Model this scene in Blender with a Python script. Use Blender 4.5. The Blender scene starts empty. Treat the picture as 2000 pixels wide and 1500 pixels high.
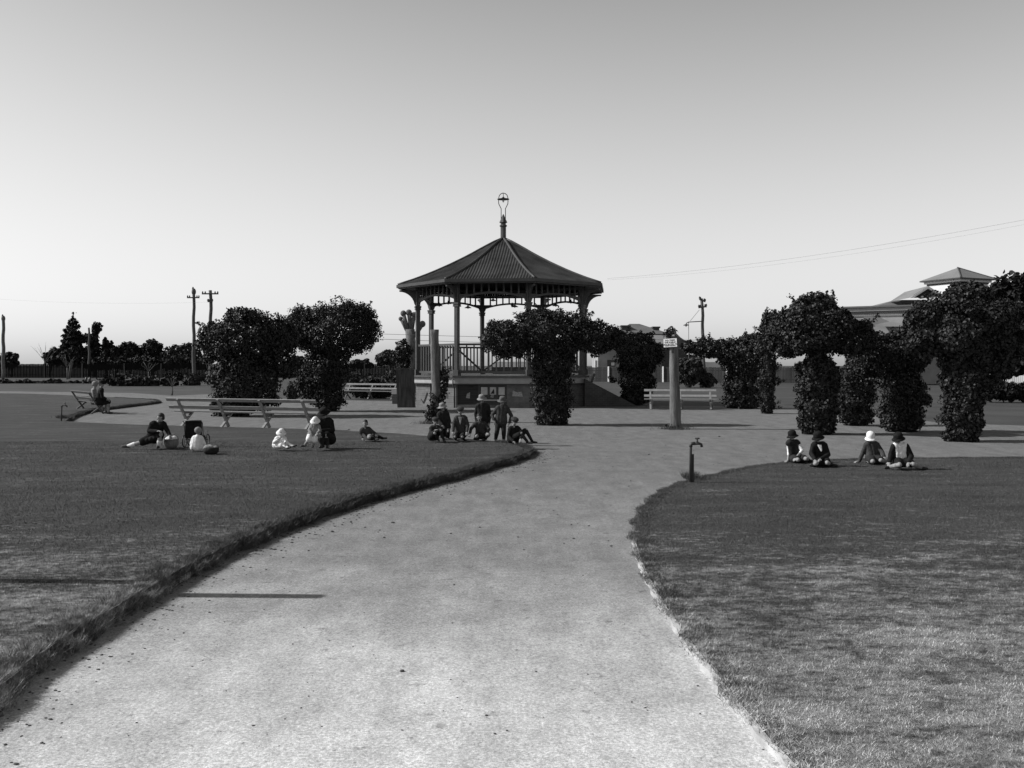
import bpy, math, random
import numpy as np
from mathutils import Vector, Matrix
from mathutils.geometry import tessellate_polygon

random.seed(7); RNG = np.random.default_rng(7)
H, F, HY = 1.8, 1830.0, 714.0          # eye height, focal length in px, horizon row (2000x1500 photo)
sc = bpy.context.scene
COL = sc.collection

def at(px, py, Y): return Vector(((px-1000)*Y/F, Y, H+(HY-py)*Y/F))
def gy(py, z=0.0): return (H-z)*F/(py-HY)
def gp(px, py, z=0.0):
    Y = gy(py, z); return Vector(((px-1000)*Y/F, Y, z))

# ------------------------------------------------------------------ materials
MATS = {}
def mat(name, v, rough=0.8, var=0.15, scale=8.0, bump=0.0, bscale=None, spec=0.3, coord='Object', stretch=None, metal=0.0, v2=None, detail=5):
    if name in MATS: return MATS[name]
    m = bpy.data.materials.new(name); m.use_nodes = True
    nt = m.node_tree; b = nt.nodes['Principled BSDF']
    b.inputs['Roughness'].default_value = rough
    b.inputs['Specular IOR Level'].default_value = spec
    b.inputs['Metallic'].default_value = metal
    tc = nt.nodes.new('ShaderNodeTexCoord')
    src = tc.outputs['Object']
    if coord == 'World':
        g = nt.nodes.new('ShaderNodeNewGeometry'); src = g.outputs['Position']
    if stretch:
        mp = nt.nodes.new('ShaderNodeMapping'); mp.inputs['Scale'].default_value = stretch
        nt.links.new(src, mp.inputs['Vector']); src = mp.outputs['Vector']
    n = nt.nodes.new('ShaderNodeTexNoise'); n.inputs['Scale'].default_value = scale; n.inputs['Detail'].default_value = detail
    nt.links.new(src, n.inputs['Vector'])
    r = nt.nodes.new('ShaderNodeMapRange')
    lo, hi = (v*(1-var), v*(1+var)) if v2 is None else (v, v2)
    r.inputs[1].default_value = 0.3; r.inputs[2].default_value = 0.7
    r.inputs[3].default_value = lo; r.inputs[4].default_value = hi
    nt.links.new(n.outputs['Fac'], r.inputs[0]); nt.links.new(r.outputs[0], b.inputs['Base Color'])
    if bump:
        n2 = nt.nodes.new('ShaderNodeTexNoise'); n2.inputs['Scale'].default_value = bscale or scale*3; n2.inputs['Detail'].default_value = 4
        nt.links.new(src, n2.inputs['Vector'])
        bp = nt.nodes.new('ShaderNodeBump'); bp.inputs['Strength'].default_value = bump; bp.inputs['Distance'].default_value = 0.02
        nt.links.new(n2.outputs['Fac'], bp.inputs['Height']); nt.links.new(bp.outputs['Normal'], b.inputs['Normal'])
    MATS[name] = m
    return m

class NB:
    """tiny node graph helper"""
    def __init__(s, name):
        s.m = bpy.data.materials.new(name); s.m.use_nodes = True; s.nt = s.m.node_tree
        s.b = s.nt.nodes['Principled BSDF']; MATS[name] = s.m
    def node(s, t, **k):
        n = s.nt.nodes.new(t)
        for a, v in k.items(): setattr(n, a, v)
        return n
    def link(s, a, b): s.nt.links.new(a, b)
    def pos(s):
        return s.node('ShaderNodeNewGeometry').outputs['Position']
    def obj(s): return s.node('ShaderNodeTexCoord').outputs['Object']
    def mapping(s, src, sca):
        n = s.node('ShaderNodeMapping'); n.inputs['Scale'].default_value = sca; s.link(src, n.inputs['Vector']); return n.outputs[0]
    def noise(s, src, scale, detail=4, rough=.5):
        n = s.node('ShaderNodeTexNoise'); n.inputs['Scale'].default_value = scale; n.inputs['Detail'].default_value = detail
        n.inputs['Roughness'].default_value = rough; s.link(src, n.inputs['Vector']); return n.outputs['Fac']
    def rng(s, src, a, b, c, d, smooth=False):
        n = s.node('ShaderNodeMapRange'); 
        if smooth: n.interpolation_type = 'SMOOTHSTEP'
        for i, v in enumerate((a, b, c, d)): n.inputs[i+1].default_value = v
        s.link(src, n.inputs[0]); return n.outputs[0]
    def math(s, op, a, b):
        n = s.node('ShaderNodeMath', operation=op)
        for i, v in enumerate((a, b)):
            if isinstance(v, (int, float)): n.inputs[i].default_value = v
            else: s.link(v, n.inputs[i])
        return n.outputs[0]
    def mix(s, f, a, b):
        n = s.node('ShaderNodeMix'); n.data_type = 'FLOAT'
        for i, v in ((0, f), (2, a), (3, b)):
            if isinstance(v, (int, float)): n.inputs[i].default_value = v
            else: s.link(v, n.inputs[i])
        return n.outputs[0]
    def bump(s, h, strength, dist=.02):
        n = s.node('ShaderNodeBump'); n.inputs['Strength'].default_value = strength; n.inputs['Distance'].default_value = dist
        s.link(h, n.inputs['Height']); s.link(n.outputs[0], s.b.inputs['Normal'])
    def base(s, x): s.link(x, s.b.inputs['Base Color'])

def gravel_mat():
    g = NB('gravel'); p = g.pos()
    big = g.noise(p, .55, 3); mid = g.noise(g.mapping(p, (1, .6, 1)), 3.2, 5, .65); fine = g.noise(p, 55, 3, .7); spk = g.noise(p, 22, 2, .6)
    sep = g.node('ShaderNodeSeparateXYZ'); g.link(p, sep.inputs[0])
    # gravel colour set paler towards the camera, greyer with distance, edge broken by noise
    near_pale = g.rng(g.math('ADD', sep.outputs['Y'], g.math('MULTIPLY', g.math('SUBTRACT', big, .5), 5.0)), 3.0, 9.0, 1.0, 0.0, True)
    far = g.rng(sep.outputs['Y'], 8.5, 18.0, .24, .178, True); v = g.mix(near_pale, far, .64)
    v = g.math('MULTIPLY', v, g.rng(mid, .34, .66, .83, 1.14)); grit = g.noise(p, 160, 2, .8); v = g.math('MULTIPLY', v, g.rng(grit, .35, .65, .72, 1.26)); tr = g.noise(g.mapping(p, (2.2, .35, 1)), 1.3, 5, .6); v = g.math('MULTIPLY', v, g.rng(tr, .38, .62, .9, 1.05)); sp = g.noise(p, 6.5, 3, .6); v = g.math('MULTIPLY', v, g.rng(sp, .63, .7, 1.0, .68))
    v = g.math('MULTIPLY', v, g.rng(fine, .36, .64, .7, 1.28))
    v = g.math('MULTIPLY', v, g.rng(spk, .66, .74, 1.0, .55))
    mo = g.noise(g.mapping(p, (1, .8, 1)), 20, 4, .8); v = g.math('MULTIPLY', v, g.rng(mo, .36, .64, .8, 1.14)); v = g.math('MULTIPLY', v, g.rng(mo, .30, .36, .8, 1.0)); g.base(v); g.b.inputs['Roughness'].default_value = .95; g.b.inputs['Specular IOR Level'].default_value = .1
    g.bump(g.math('ADD', g.math('MULTIPLY', fine, .5), g.math('MULTIPLY', grit, .5)), .35, .012)
    return g.m
def lawn_mat(name, dark=.05, dry=.3):
    g = NB(name); p = g.pos()
    streak = g.noise(g.mapping(p, (.8, 2.2, 1)), 1.1, 4, .6); mid = g.noise(g.mapping(p, (1, 1.5, 1)), 9, 5, .7); fine = g.noise(p, 70, 3, .7)
    sep = g.node('ShaderNodeSeparateXYZ'); g.link(p, sep.inputs[0])
    near = g.rng(sep.outputs['Y'], 3.5, 11.0, .27, 0.0)     # worn turf beside the busiest stretch of path
    f = g.rng(g.math('ADD', g.math('ADD', g.math('MULTIPLY', streak, .38), g.math('MULTIPLY', mid, .72)), near), .62, .82, 0, 1)
    v = g.mix(f, dark, dry*.7)
    v = g.math('MULTIPLY', v, g.rng(streak, .3, .7, .9, 1.1))
    md = g.noise(g.mapping(p, (.5, 1.6, 1)), .9, 5, .7); v = g.math('MULTIPLY', v, g.rng(md, .32, .68, .78, 1.25)); v = g.math('MULTIPLY', v, g.rng(fine, .3, .7, .6, 1.4))
    g.base(v); g.b.inputs['Roughness'].default_value = .9; g.b.inputs['Specular IOR Level'].default_value = .15
    g.bump(g.math('ADD', fine, mid), .9, .03)
    return g.m
def blade_mat():
    g = NB('grass_blade'); p = g.pos()
    streak = g.noise(g.mapping(p, (.8, 2.2, 1)), 1.1, 4, .6); mid = g.noise(g.mapping(p, (1, 1.5, 1)), 9, 5, .7); fine = g.noise(p, 60, 2, .7)
    sep = g.node('ShaderNodeSeparateXYZ'); g.link(p, sep.inputs[0])
    near = g.rng(sep.outputs['Y'], 3.5, 11.0, .27, 0.0)
    f = g.rng(g.math('ADD', g.math('ADD', g.math('MULTIPLY', streak, .38), g.math('MULTIPLY', mid, .72)), near), .66, .84, 0, 1)
    v = g.mix(f, .078, .52)
    md = g.noise(g.mapping(p, (.5, 1.6, 1)), .9, 5, .7); v = g.math('MULTIPLY', v, g.rng(md, .32, .68, .78, 1.25)); v = g.math('MULTIPLY', v, g.rng(fine, .3, .7, .5, 1.5))
    cl = g.noise(p, 3.5, 3, .6); v = g.math('MULTIPLY', v, g.rng(cl, .35, .65, .82, 1.14)); g.base(v); g.b.inputs['Roughness'].default_value = .6; g.b.inputs['Specular IOR Level'].default_value = .2
    return g.m
def leaf_mat(name, v, rough=.5, spec=.28, scale=9):
    g = NB(name); p = g.pos()
    n = g.noise(p, scale, 2, .7)
    g.base(g.rng(n, .3, .7, v*.45, v*1.7)); g.b.inputs['Roughness'].default_value = rough; g.b.inputs['Specular IOR Level'].default_value = spec
    return g.m
def brick_mat(name, v, mortar=1.35):
    g = NB(name); 
    tc = g.obj(); sep = g.node('ShaderNodeSeparateXYZ'); g.link(tc, sep.inputs[0])
    comb = g.node('ShaderNodeCombineXYZ')
    g.link(g.math('ADD', sep.outputs['X'], g.math('MULTIPLY', sep.outputs['Y'], .85)), comb.inputs[0]); g.link(sep.outputs['Z'], comb.inputs[1])
    b = g.node('ShaderNodeTexBrick'); g.link(comb.outputs[0], b.inputs['Vector'])
    b.inputs['Scale'].default_value = 1; b.inputs['Brick Width'].default_value = .23; b.inputs['Row Height'].default_value = .085
    b.inputs['Mortar Size'].default_value = .01
    for i, x in (('Color1', v*.85), ('Color2', v*1.15), ('Mortar', v*mortar)): b.inputs[i].default_value = (x, x, x, 1)
    n = g.noise(tc, 3, 5)
    mx = g.node('ShaderNodeVectorMath', operation='MULTIPLY'); g.link(b.outputs['Color'], mx.inputs[0])
    r = g.rng(n, .3, .7, .75, 1.2); g.link(r, mx.inputs[1]); g.link(mx.outputs[0], g.b.inputs['Base Color'])
    g.b.inputs['Roughness'].default_value = .9
    return g.m

M_gravel = gravel_mat(); M_lawn = lawn_mat('lawn_turf', .066, .42); M_blade = blade_mat()
M_ground = mat('field_ground', .046, .95, .35, .35, .6, 6, coord='World', detail=8)
M_dirt = mat('pale_dirt', .26, .95, .3, 3, .5, 20, coord='World')
M_edge = mat('edge_board', .4, .85, .35, 5, .4, 30, coord='World')
M_ivy = leaf_mat('ivy_leaf', .024, .52, .2); M_rose = leaf_mat('rose_leaf', .024, .55, .18, 14)
M_far = leaf_mat('far_leaf', .016, .7, .15, 1.5); M_farl = leaf_mat('far_leaf_pale', .032, .7, .2, 1.5)
M_stem = mat('vine_stem', .05, .9, .3, 12, .4)
M_post = mat('weathered_post', .125, .85, .5, 3.0, 1.0, 18, stretch=(4, 4, .5))
M_pole = mat('dark_pole', .085, .85, .3, 3.0, .4, 14, stretch=(4, 4, .5))
M_bark = mat('bark', .12, .9, .4, 5, .8, 20, stretch=(2, 2, .7))
M_benchm = mat('bench_paint', .23, .6, .2, 6, .2, 40, stretch=(.6, 3, 3))
M_bencho = mat('bench_oiled', .08, .6, .3, 6, .2, 40, stretch=(.6, 3, 3))
M_bencho2 = mat('bench_weathered', .16, .7, .3, 6, .2, 40, stretch=(.6, 3, 3))
M_iron = mat('dark_iron', .045, .5, .2, 20, .1)
M_cream = mat('cream_paint', .34, .6, .12, 4, .1, 30)
M_grey = mat('grey_paint', .065, .5, .2, 3, .1, 30)
M_darkp = mat('dark_paint', .05, .45, .25, 3, .1, 30)
M_roofb = mat('painted_iron_roof', .03, .55, .6, 1.1, .05, 30, detail=8)
M_ridge = mat('ridge_capping', .055, .5, .25, 2, .05, 30)
M_brick = brick_mat('red_brick', .105); M_brickd = brick_mat('dark_brick', .045, 1.6)
M_board = mat('dark_boards', .03, .7, .4, 4, .3, 20, stretch=(.5, .5, 6))
M_plank = mat('rough_planks', .07, .9, .5, 3, .6, 18, stretch=(6, 6, .6))
M_paper = mat('paper', .5, .8, .12, 10, .05)
M_papertorn = mat('old_paper', .3, .85, .4, 25, .05)
M_benchw = mat('white_bench_paint', .26, .6, .15, 6, .05)
M_white = mat('white_paint', .8, .6, .1, 6, .05)
M_ink = mat('black_ink', .015, .6, .1, 5)
M_fenced = mat('dark_palings', .009, .95, .3, 1, .2, 10, stretch=(3, 3, .3), spec=.1)
M_fencer = mat('grey_palings', .05, .9, .45, .8, .3, 10, stretch=(4, 4, .3), spec=.1)
M_fencel = mat('pale_palings', .35, .9, .25, 1.5, .3, 10, stretch=(4, 4, .3))
M_tin = mat('pale_iron_roof', .2, .55, .12, .5, .1, 10)
M_slate = mat('grey_roof', .13, .6, .15, .6, .1, 10)
M_render = mat('rendered_wall', .3, .85, .15, 1, .2, 10)
M_wallw = mat('white_wall', .6, .8, .1, 1, .1, 10)
M_wire = mat('wire', .12, .6, .1, 5)
M_glass = mat('dark_glass', .03, .15, .2, 3, spec=.5)
M_bulb = mat('bulb_glass', .55, .15, .05, 5, spec=.5)
M_skin = mat('skin', .25, .6, .12, 30, .05, 80)
M_hair = mat('dark_hair', .014, .5, .4, 60, .4, 200)
M_hairf = mat('fair_hair', .3, .6, .3, 60, .3, 200)
M_cblack = mat('black_cloth', .014, .9, .35, 14, .7, 22, spec=.1)
M_cdark = mat('dark_cloth', .022, .9, .35, 14, .7, 22, spec=.15)
M_cgrey = mat('grey_cloth', .045, .9, .3, 14, .7, 22, spec=.15)
M_clite = mat('light_cloth', .22, .9, .25, 14, .7, 22, spec=.15)
M_cwhite = mat('white_cloth', .74, .85, .12, 14, .7, 22, spec=.15)
M_cfelt = mat('pale_felt', .22, .9, .2, 20, .2, 60, spec=.1)
M_cfeltd = mat('grey_felt', .11, .9, .25, 20, .2, 60, spec=.1)
M_shoe = mat('black_leather', .02, .4, .3, 20, .1)
M_eye = mat('eye_dark', .012, .3, .1, 5)
M_lip = mat('lips', .15, .6, .1, 5)
M_wicker = mat('wicker', .2, .8, .5, 40, .8, 60, stretch=(1, 1, 3))
M_stone = mat('debris', .07, .9, .4, 30, .3)

# ------------------------------------------------------------------ mesh builder
class MB:
    def __init__(s): s.v = []; s.f = []
    def add(s, vs, fs):
        o = len(s.v); s.v += [tuple(v) for v in vs]; s.f += [tuple(i+o for i in f) for f in fs]; return s
    def obox(s, o, u, n, u0, u1, n0, n1, z0, z1):
        o = Vector(o); u = Vector(u); n = Vector(n); w = Vector((0, 0, 1))
        vs = [o+u*a+n*b+w*c for c in (z0, z1) for a, b in ((u0, n0), (u1, n0), (u1, n1), (u0, n1))]
        return s.add(vs, [(0, 3, 2, 1), (4, 5, 6, 7), (0, 1, 5, 4), (1, 2, 6, 5), (2, 3, 7, 6), (3, 0, 4, 7)])
    def box(s, x0, x1, y0, y1, z0, z1): return s.obox((0, 0, 0), (1, 0, 0), (0, 1, 0), x0, x1, y0, y1, z0, z1)
    def beam(s, a, b, w, h, up=(0, 0, 1)):
        a = Vector(a); b = Vector(b); d = (b-a).normalized(); up = Vector(up)
        sx = d.cross(up)
        if sx.length < 1e-4: sx = d.cross(Vector((0, 1, 0)))
        sx.normalize(); sz = sx.cross(d).normalized()
        vs = [p+sx*i*w/2+sz*j*h/2 for p in (a, b) for i, j in ((-1, -1), (1, -1), (1, 1), (-1, 1))]
        return s.add(vs, [(0, 3, 2, 1), (4, 5, 6, 7), (0, 1, 5, 4), (1, 2, 6, 5), (2, 3, 7, 6), (3, 0, 4, 7)])
    def tube(s, pts, rad, n=8, cap=True):
        pts = [Vector(p) for p in pts]
        if not hasattr(rad, '__len__'): rad = [rad]*len(pts)
        o = len(s.v); prev = None
        for i, p in enumerate(pts):
            d = (pts[min(i+1, len(pts)-1)]-pts[max(i-1, 0)]).normalized()
            if prev is None:
                a = d.cross(Vector((0, 0, 1)))
                if a.length < 1e-3: a = d.cross(Vector((0, 1, 0)))
            else: a = prev-d*prev.dot(d)
            a.normalize(); prev = a; b = d.cross(a)
            for k in range(n):
                t = 2*math.pi*k/n; s.v.append(tuple(p+(a*math.cos(t)+b*math.sin(t))*rad[i]))
        for i in range(len(pts)-1):
            for k in range(n):
                s.f.append((o+i*n+k, o+i*n+(k+1) % n, o+(i+1)*n+(k+1) % n, o+(i+1)*n+k))
        if cap:
            s.f.append(tuple(o+k for k in reversed(range(n)))); e = o+(len(pts)-1)*n; s.f.append(tuple(e+k for k in range(n)))
        return s
    def lathe(s, prof, o=(0, 0, 0), n=24, M=None, sx=1, sy=1):
        b = len(s.v); o = Vector(o)
        for r, z in prof:
            for k in range(n):
                t = 2*math.pi*k/n; v = Vector((r*math.cos(t)*sx, r*math.sin(t)*sy, z))
                if M: v = M @ v
                s.v.append(tuple(o+v))
        for i in range(len(prof)-1):
            for k in range(n): s.f.append((b+i*n+k, b+i*n+(k+1) % n, b+(i+1)*n+(k+1) % n, b+(i+1)*n+k))
        return s
    def ell(s, c, r, M=None, nu=16, nv=10):
        if not hasattr(r, '__len__'): r = (r, r, r)
        b = len(s.v); c = Vector(c)
        for i in range(1, nv):
            p = math.pi*i/nv
            for k in range(nu):
                t = 2*math.pi*k/nu; v = Vector((r[0]*math.sin(p)*math.cos(t), r[1]*math.sin(p)*math.sin(t), r[2]*math.cos(p)))
                if M: v = M @ v
                s.v.append(tuple(c+v))
        for z in (r[2], -r[2]):
            v = Vector((0, 0, z)); v = M @ v if M else v; s.v.append(tuple(c+v))
        T = b+(nv-1)*nu
        for i in range(nv-2):
            for k in range(nu): s.f.append((b+i*nu+k, b+(i+1)*nu+k, b+(i+1)*nu+(k+1) % nu, b+i*nu+(k+1) % nu))
        for k in range(nu):
            s.f.append((T, b+k, b+(k+1) % nu)); q = b+(nv-2)*nu; s.f.append((T+1, q+(k+1) % nu, q+k))
        return s
    def prism(s, prof, o, u, w, n, t):          # 2D outline (a,b) -> o+u*a+w*b, thickness t along n
        o = Vector(o); u = Vector(u); w = Vector(w); n = Vector(n); N = len(prof)
        vs = [o+u*a+w*b+n*k for k in (-t/2, t/2) for a, b in prof]
        fs = [tuple(reversed(range(N))), tuple(range(N, 2*N))]+[(i, (i+1) % N, N+(i+1) % N, N+i) for i in range(N)]
        return s.add(vs, fs)
    def build(s, name, m, parent=None, smooth=False, kind=None):
        me = bpy.data.meshes.new(name); me.from_pydata(s.v, [], s.f); me.materials.append(m); me.update()
        if smooth: me.polygons.foreach_set('use_smooth', [True]*len(me.polygons))
        return link(name, me, parent, kind)
def link(name, me, parent=None, kind=None):
    o = bpy.data.objects.new(name, me); COL.objects.link(o)
    if parent is not None: o.parent = parent; o.matrix_parent_inverse = world_inv(parent)
    if kind: o['kind'] = kind
    return o
def world_inv(p):
    return (Matrix.Translation(p.location) @ p.rotation_euler.to_matrix().to_4x4()).inverted() if p.parent is None else (Matrix.Identity(4))
def child(mb, name, m, parent, smooth=False):     # geometry given in world coordinates
    me_o = mb.build(name, m, None, smooth)
    me_o.parent = parent
    root = parent
    T = Matrix.Identity(4)
    while root is not None:
        T = Matrix.Translation(root.location) @ root.rotation_euler.to_matrix().to_4x4() @ T if root.parent is None else T
        root = root.parent
    me_o.data.transform(T.inverted())
    return me_o
def tag(o, label=None, cat=None, group=None, kind=None):
    if label: o['label'] = label
    if cat: o['category'] = cat
    if group: o['group'] = group
    if kind: o['kind'] = kind
    return o
def thing(name, label, cat, loc=(0, 0, 0), group=None):
    o = bpy.data.objects.new(name, None); COL.objects.link(o); o.location = loc; o.empty_display_size = .2
    return tag(o, label, cat, group)
def npmesh(name, V, Fc, m, k):
    me = bpy.data.meshes.new(name); nf = len(Fc)//k
    me.vertices.add(len(V)); me.vertices.foreach_set('co', V.astype(np.float32).ravel())
    me.loops.add(len(Fc)); me.loops.foreach_set('vertex_index', Fc.astype(np.int32))
    me.polygons.add(nf); me.polygons.foreach_set('loop_start', np.arange(0, len(Fc), k, dtype=np.int32))
    me.update(calc_edges=True); me.materials.append(m); return me

# ------------------------------------------------------------------ ground, path, lawns
def catmull(P, closed=False, step=.25):
    out = []; n = len(P)
    rng = range(n if closed else n-1)
    for i in rng:
        p0 = P[(i-1) % n] if (closed or i > 0) else P[i]; p1 = P[i]; p2 = P[(i+1) % n]; p3 = P[(i+2) % n] if (closed or i < n-2) else P[(i+1) % n]
        L = (Vector(p2)-Vector(p1)).length; k = max(1, int(L/step))
        for j in range(k):
            t = j/k
            out.append(tuple(.5*((2*b)+(-a+c)*t+(2*a-5*b+4*c-d)*t*t+(-a+3*b-3*c+d)*t**3) for a, b, c, d in zip(p0[:2], p1[:2], p2[:2], p3[:2])))
    if not closed: out.append(tuple(P[-1][:2]))
    return out
def sheet(name, poly, z, m, thick=0, wobble=0, parent=None):
    rnd = random.Random(3)
    P = [(x+(rnd.random()-.5)*wobble, y+(rnd.random()-.5)*wobble) for x, y in poly]
    tris = tessellate_polygon([[Vector((x, y, 0)) for x, y in P]])
    mb = MB(); n = len(P)
    area = sum(P[i][0]*P[(i+1) % n][1]-P[(i+1) % n][0]*P[i][1] for i in range(n))
    vs = [(x, y, z) for x, y in P]
    fs = []
    for t in tris:
        a, b, c = [P[i] for i in t]
        s = (b[0]-a[0])*(c[1]-a[1])-(c[0]-a[0])*(b[1]-a[1])
        fs.append(tuple(t) if s > 0 else tuple(reversed(t)))
    if thick:
        vs += [(x, y, z-thick) for x, y in P]
        for i in range(n):
            j = (i+1) % n; fs.append((i, i+n, j+n, j) if area > 0 else (i, j, j+n, i+n))
    mb.add(vs, fs)
    return mb.build(name, m, parent), P

g = MB(); g.add([(-3000, -300, -.01), (3000, -300, -.01), (3000, 6000, -.01), (-3000, 6000, -.01)], [(0, 1, 2, 3)])
tag(g.build('ground', M_ground), kind='structure')

far_edge = [gp(*p)[:2] for p in [(-400, 763), (0, 764), (260, 767.5), (335, 773), (400, 770), (560, 779), (780, 784), (1000, 788), (1235, 792.5), (1400, 793), (1545, 797), (1700, 809), (1840, 826), (1990, 831), (2200, 838)]]
pathpoly = [(-9, -4), (9, -4), (20, 12), (26, 22)] + list(reversed([tuple(p) for p in far_edge])) + [(-60, 50), (-40, 30), (-20, 10)]
o, _ = sheet('path', pathpoly, 0.0, M_gravel); tag(o, kind='structure')

LZ, RZ = .10, .05
Lpts = [(-420, 1640), (-150, 1450), (0, 1338), (110, 1255), (290, 1148), (400, 1088), (500, 1043), (600, 1005), (700, 973), (800, 946), (880, 927), (950, 908), (1005, 893), (1037, 880), (1036, 873), (1010, 866), (960, 861), (900, 856), (840, 852), (775, 846.5), (700, 842.5), (640, 840), (560, 837), (500, 835), (430, 834), (340, 831), (260, 829), (190, 826), (128, 822.5)]
Lw = [gp(x, y, LZ)[:2] for x, y in Lpts]
Lcurve = catmull(Lw, step=.12)
L2 = [(135, 817), (162, 805), (200, 797.5), (232, 793.5), (270, 789), (300, 785.5), (312, 782.5), (300, 780), (250, 777.5), (180, 774), (100, 770.5), (0, 768), (-400, 765)]
L2w = [gp(x, y, LZ)[:2] for x, y in L2]
L2curve = catmull(L2w, step=.3)
Lpoly = Lcurve+L2curve+[(-60, 30), (-30, 10), (-12, 0), (-6, 1.5)]
lo, Lp = sheet('lawn', Lpoly, LZ, M_lawn, .2, .02); tag(lo, kind='structure')
Rpts = [(1640, 1600), (1560, 1490), (1510, 1440), (1400, 1308), (1330, 1218), (1270, 1122), (1244, 1052), (1248, 1008), (1272, 975), (1303, 953), (1345, 938), (1400, 925), (1460, 912), (1540, 902.5), (1600, 899), (1660, 896.5), (1800, 894.5), (1990, 893), (2300, 893)]
Rw = [gp(x, y, RZ)[:2] for x, y in Rpts]
Rcurve = catmull(Rw, step=.1)
Rpoly = Rcurve+[(30, 14), (20, -3), (2.5, -3)]
ro, Rp = sheet('lawn', Rpoly, RZ, M_lawn, .1, .015); tag(ro, kind='structure')

# board edging beside the right lawn and the left lawn (pale worn timber)
def edging(curve, z0, z1, w, side, ymin, ymax, name):
    mb = MB(); pts = [p for p in curve if ymin < p[1] < ymax]
    rnd = random.Random(5); i = 0
    while i < len(pts)-1:
        j = min(i+14, len(pts)-1)
        seg = pts[i:j+1]; V = []; 
        for k, p in enumerate(seg):
            a = seg[max(k-1, 0)]; b = seg[min(k+1, len(seg)-1)]; d = Vector((b[0]-a[0], b[1]-a[1], 0))
            if d.length < 1e-6: d = Vector((0, 1, 0))
            d.normalize(); n = Vector((d.y, -d.x, 0))*side; q = Vector((p[0], p[1], 0))
            ww = w*(1+.25*math.sin(k*1.7+i)); V += [q+n*.012+Vector((0, 0, z0)), q+n*.012+Vector((0, 0, z1)), q+n*ww+Vector((0, 0, z1-.006)), q+n*ww+Vector((0, 0, z0))]
        fs = []
        for k in range(len(seg)-1):
            for c in range(4): fs.append((k*4+c, k*4+(c+1) % 4, k*4+4+(c+1) % 4, k*4+4+c))
        fs += [(0, 1, 2, 3), tuple(len(V)-4+c for c in (3, 2, 1, 0))]
        mb.add(V, fs); i = j
    return mb.build(name, M_edge)
e1 = edging(Rcurve, -.005, .042, .045, -1, 2.3, 9.6, 'edging_board'); tag(e1, 'pale worn edging strip along the curved rim of the right lawn', 'edging')
e2 = edging(Lcurve, -.005, .05, .02, 1, 6.9, 8.4, 'edging_board'); tag(e2, 'low timber edging half hidden under the shaggy rim of the left lawn', 'edging')

def inside(P, X, Y):
    P = np.array(P); r = np.zeros(len(X), bool); j = len(P)-1
    for i in range(len(P)):
        xi, yi = P[i]; xj, yj = P[j]
        c = ((yi > Y) != (yj > Y)) & (X < (xj-xi)*(Y-yi)/(yj-yi+1e-12)+xi); r ^= c; j = i
    return r
def blades(name, X, Y, Z, h, w, lean, m):
    n = len(X); a = RNG.uniform(0, 2*np.pi, n); la = RNG.uniform(0, 2*np.pi, n); hh = h*RNG.uniform(.5, 1.3, n); ww = w*RNG.uniform(.6, 1.3, n)
    V = np.zeros((n, 3, 3)); dx = np.cos(a)*ww/2; dy = np.sin(a)*ww/2
    V[:, 0] = np.stack([X-dx, Y-dy, Z], 1); V[:, 1] = np.stack([X+dx, Y+dy, Z], 1)
    l = lean*hh*RNG.uniform(.2, 1.4, n)
    V[:, 2] = np.stack([X+np.cos(la)*l, Y+np.sin(la)*l, Z+hh], 1)
    return V.reshape(-1, 3)
def lawn_blades(poly, z, zones):
    out = []
    for x0, x1, y0, y1, dens, h, w in zones:
        n = int((x1-x0)*(y1-y0)*dens); X = RNG.uniform(x0, x1, n); Y = RNG.uniform(y0, y1, n)
        k = inside(poly, X, Y) & (np.abs(X) < Y*.62+.6); X = X[k]; Y = Y[k]
        out.append(blades('', X, Y, np.full(len(X), z-.004), h, w, .9, None))
    return out
def edge_blades(curve, z, ymin, ymax, per_m, hmax, side, drop=0, bw=.007):
    out = []; P = [p for p in curve if ymin < p[1] < ymax]
    for i in range(len(P)-1):
        a = np.array(P[i]); b = np.array(P[i+1]); L = np.linalg.norm(b-a)
        if L > 1.5: continue
        cl = .7+.3*math.sin(i*.9)*math.sin(i*.31+1)
        n = int(L*per_m*(.6+cl)); t = RNG.uniform(0, 1, n); d = (b-a)/max(L, 1e-6); nn = np.array([d[1], -d[0]])*side
        off = RNG.triangular(-.2, .02, .075, n)+.03*math.sin(i*.7)+.012*math.sin(i*2.3)
        X = a[0]+(b[0]-a[0])*t+nn[0]*off; Y = a[1]+(b[1]-a[1])*t+nn[1]*off
        Z = np.where(off > 0, z-drop*RNG.uniform(0.2, 1, n), z-.004)
        out.append(blades('', X, Y, Z, hmax*(.4+.6*cl), bw, 1.2, None))
    return out
zonesL = [(-7, 2, 3.2, 8, 5200, .02, .0042), (-9, 2, 8, 13, 2200, .02, .006), (-14, 2, 13, 21, 700, .02, .009)]
zonesR = [(1, 7, 3.2, 8, 5200, .02, .0042), (1, 9, 8, 13, 2200, .02, .006), (1, 13, 13, 18.5, 700, .02, .009)]
def stuff(vlist, name, label, cat):
    V = np.concatenate(vlist); me = npmesh(name, V, np.arange(len(V)), M_blade, 3); ob = link(name, me); tag(ob, label, cat, kind='stuff'); return ob
stuff(lawn_blades(Lp, LZ, zonesL)+edge_blades(Lcurve, LZ, 2.8, 9, 7000, .055, 1, .12, .0042)+edge_blades(Lcurve, LZ, 9, 21, 3000, .06, 1, .12, .006)+edge_blades(L2curve, LZ, 20, 50, 700, .05, 1, .12), 'grass', 'clipped grass with a shaggy overhanging rim on the left lawn', 'grass')
stuff(lawn_blades(Rp, RZ, zonesR)+edge_blades(Rcurve, RZ, 2.6, 18.5, 1500, .032, -1, .02, .005), 'grass', 'short dry patched grass of the right lawn', 'grass')

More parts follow.
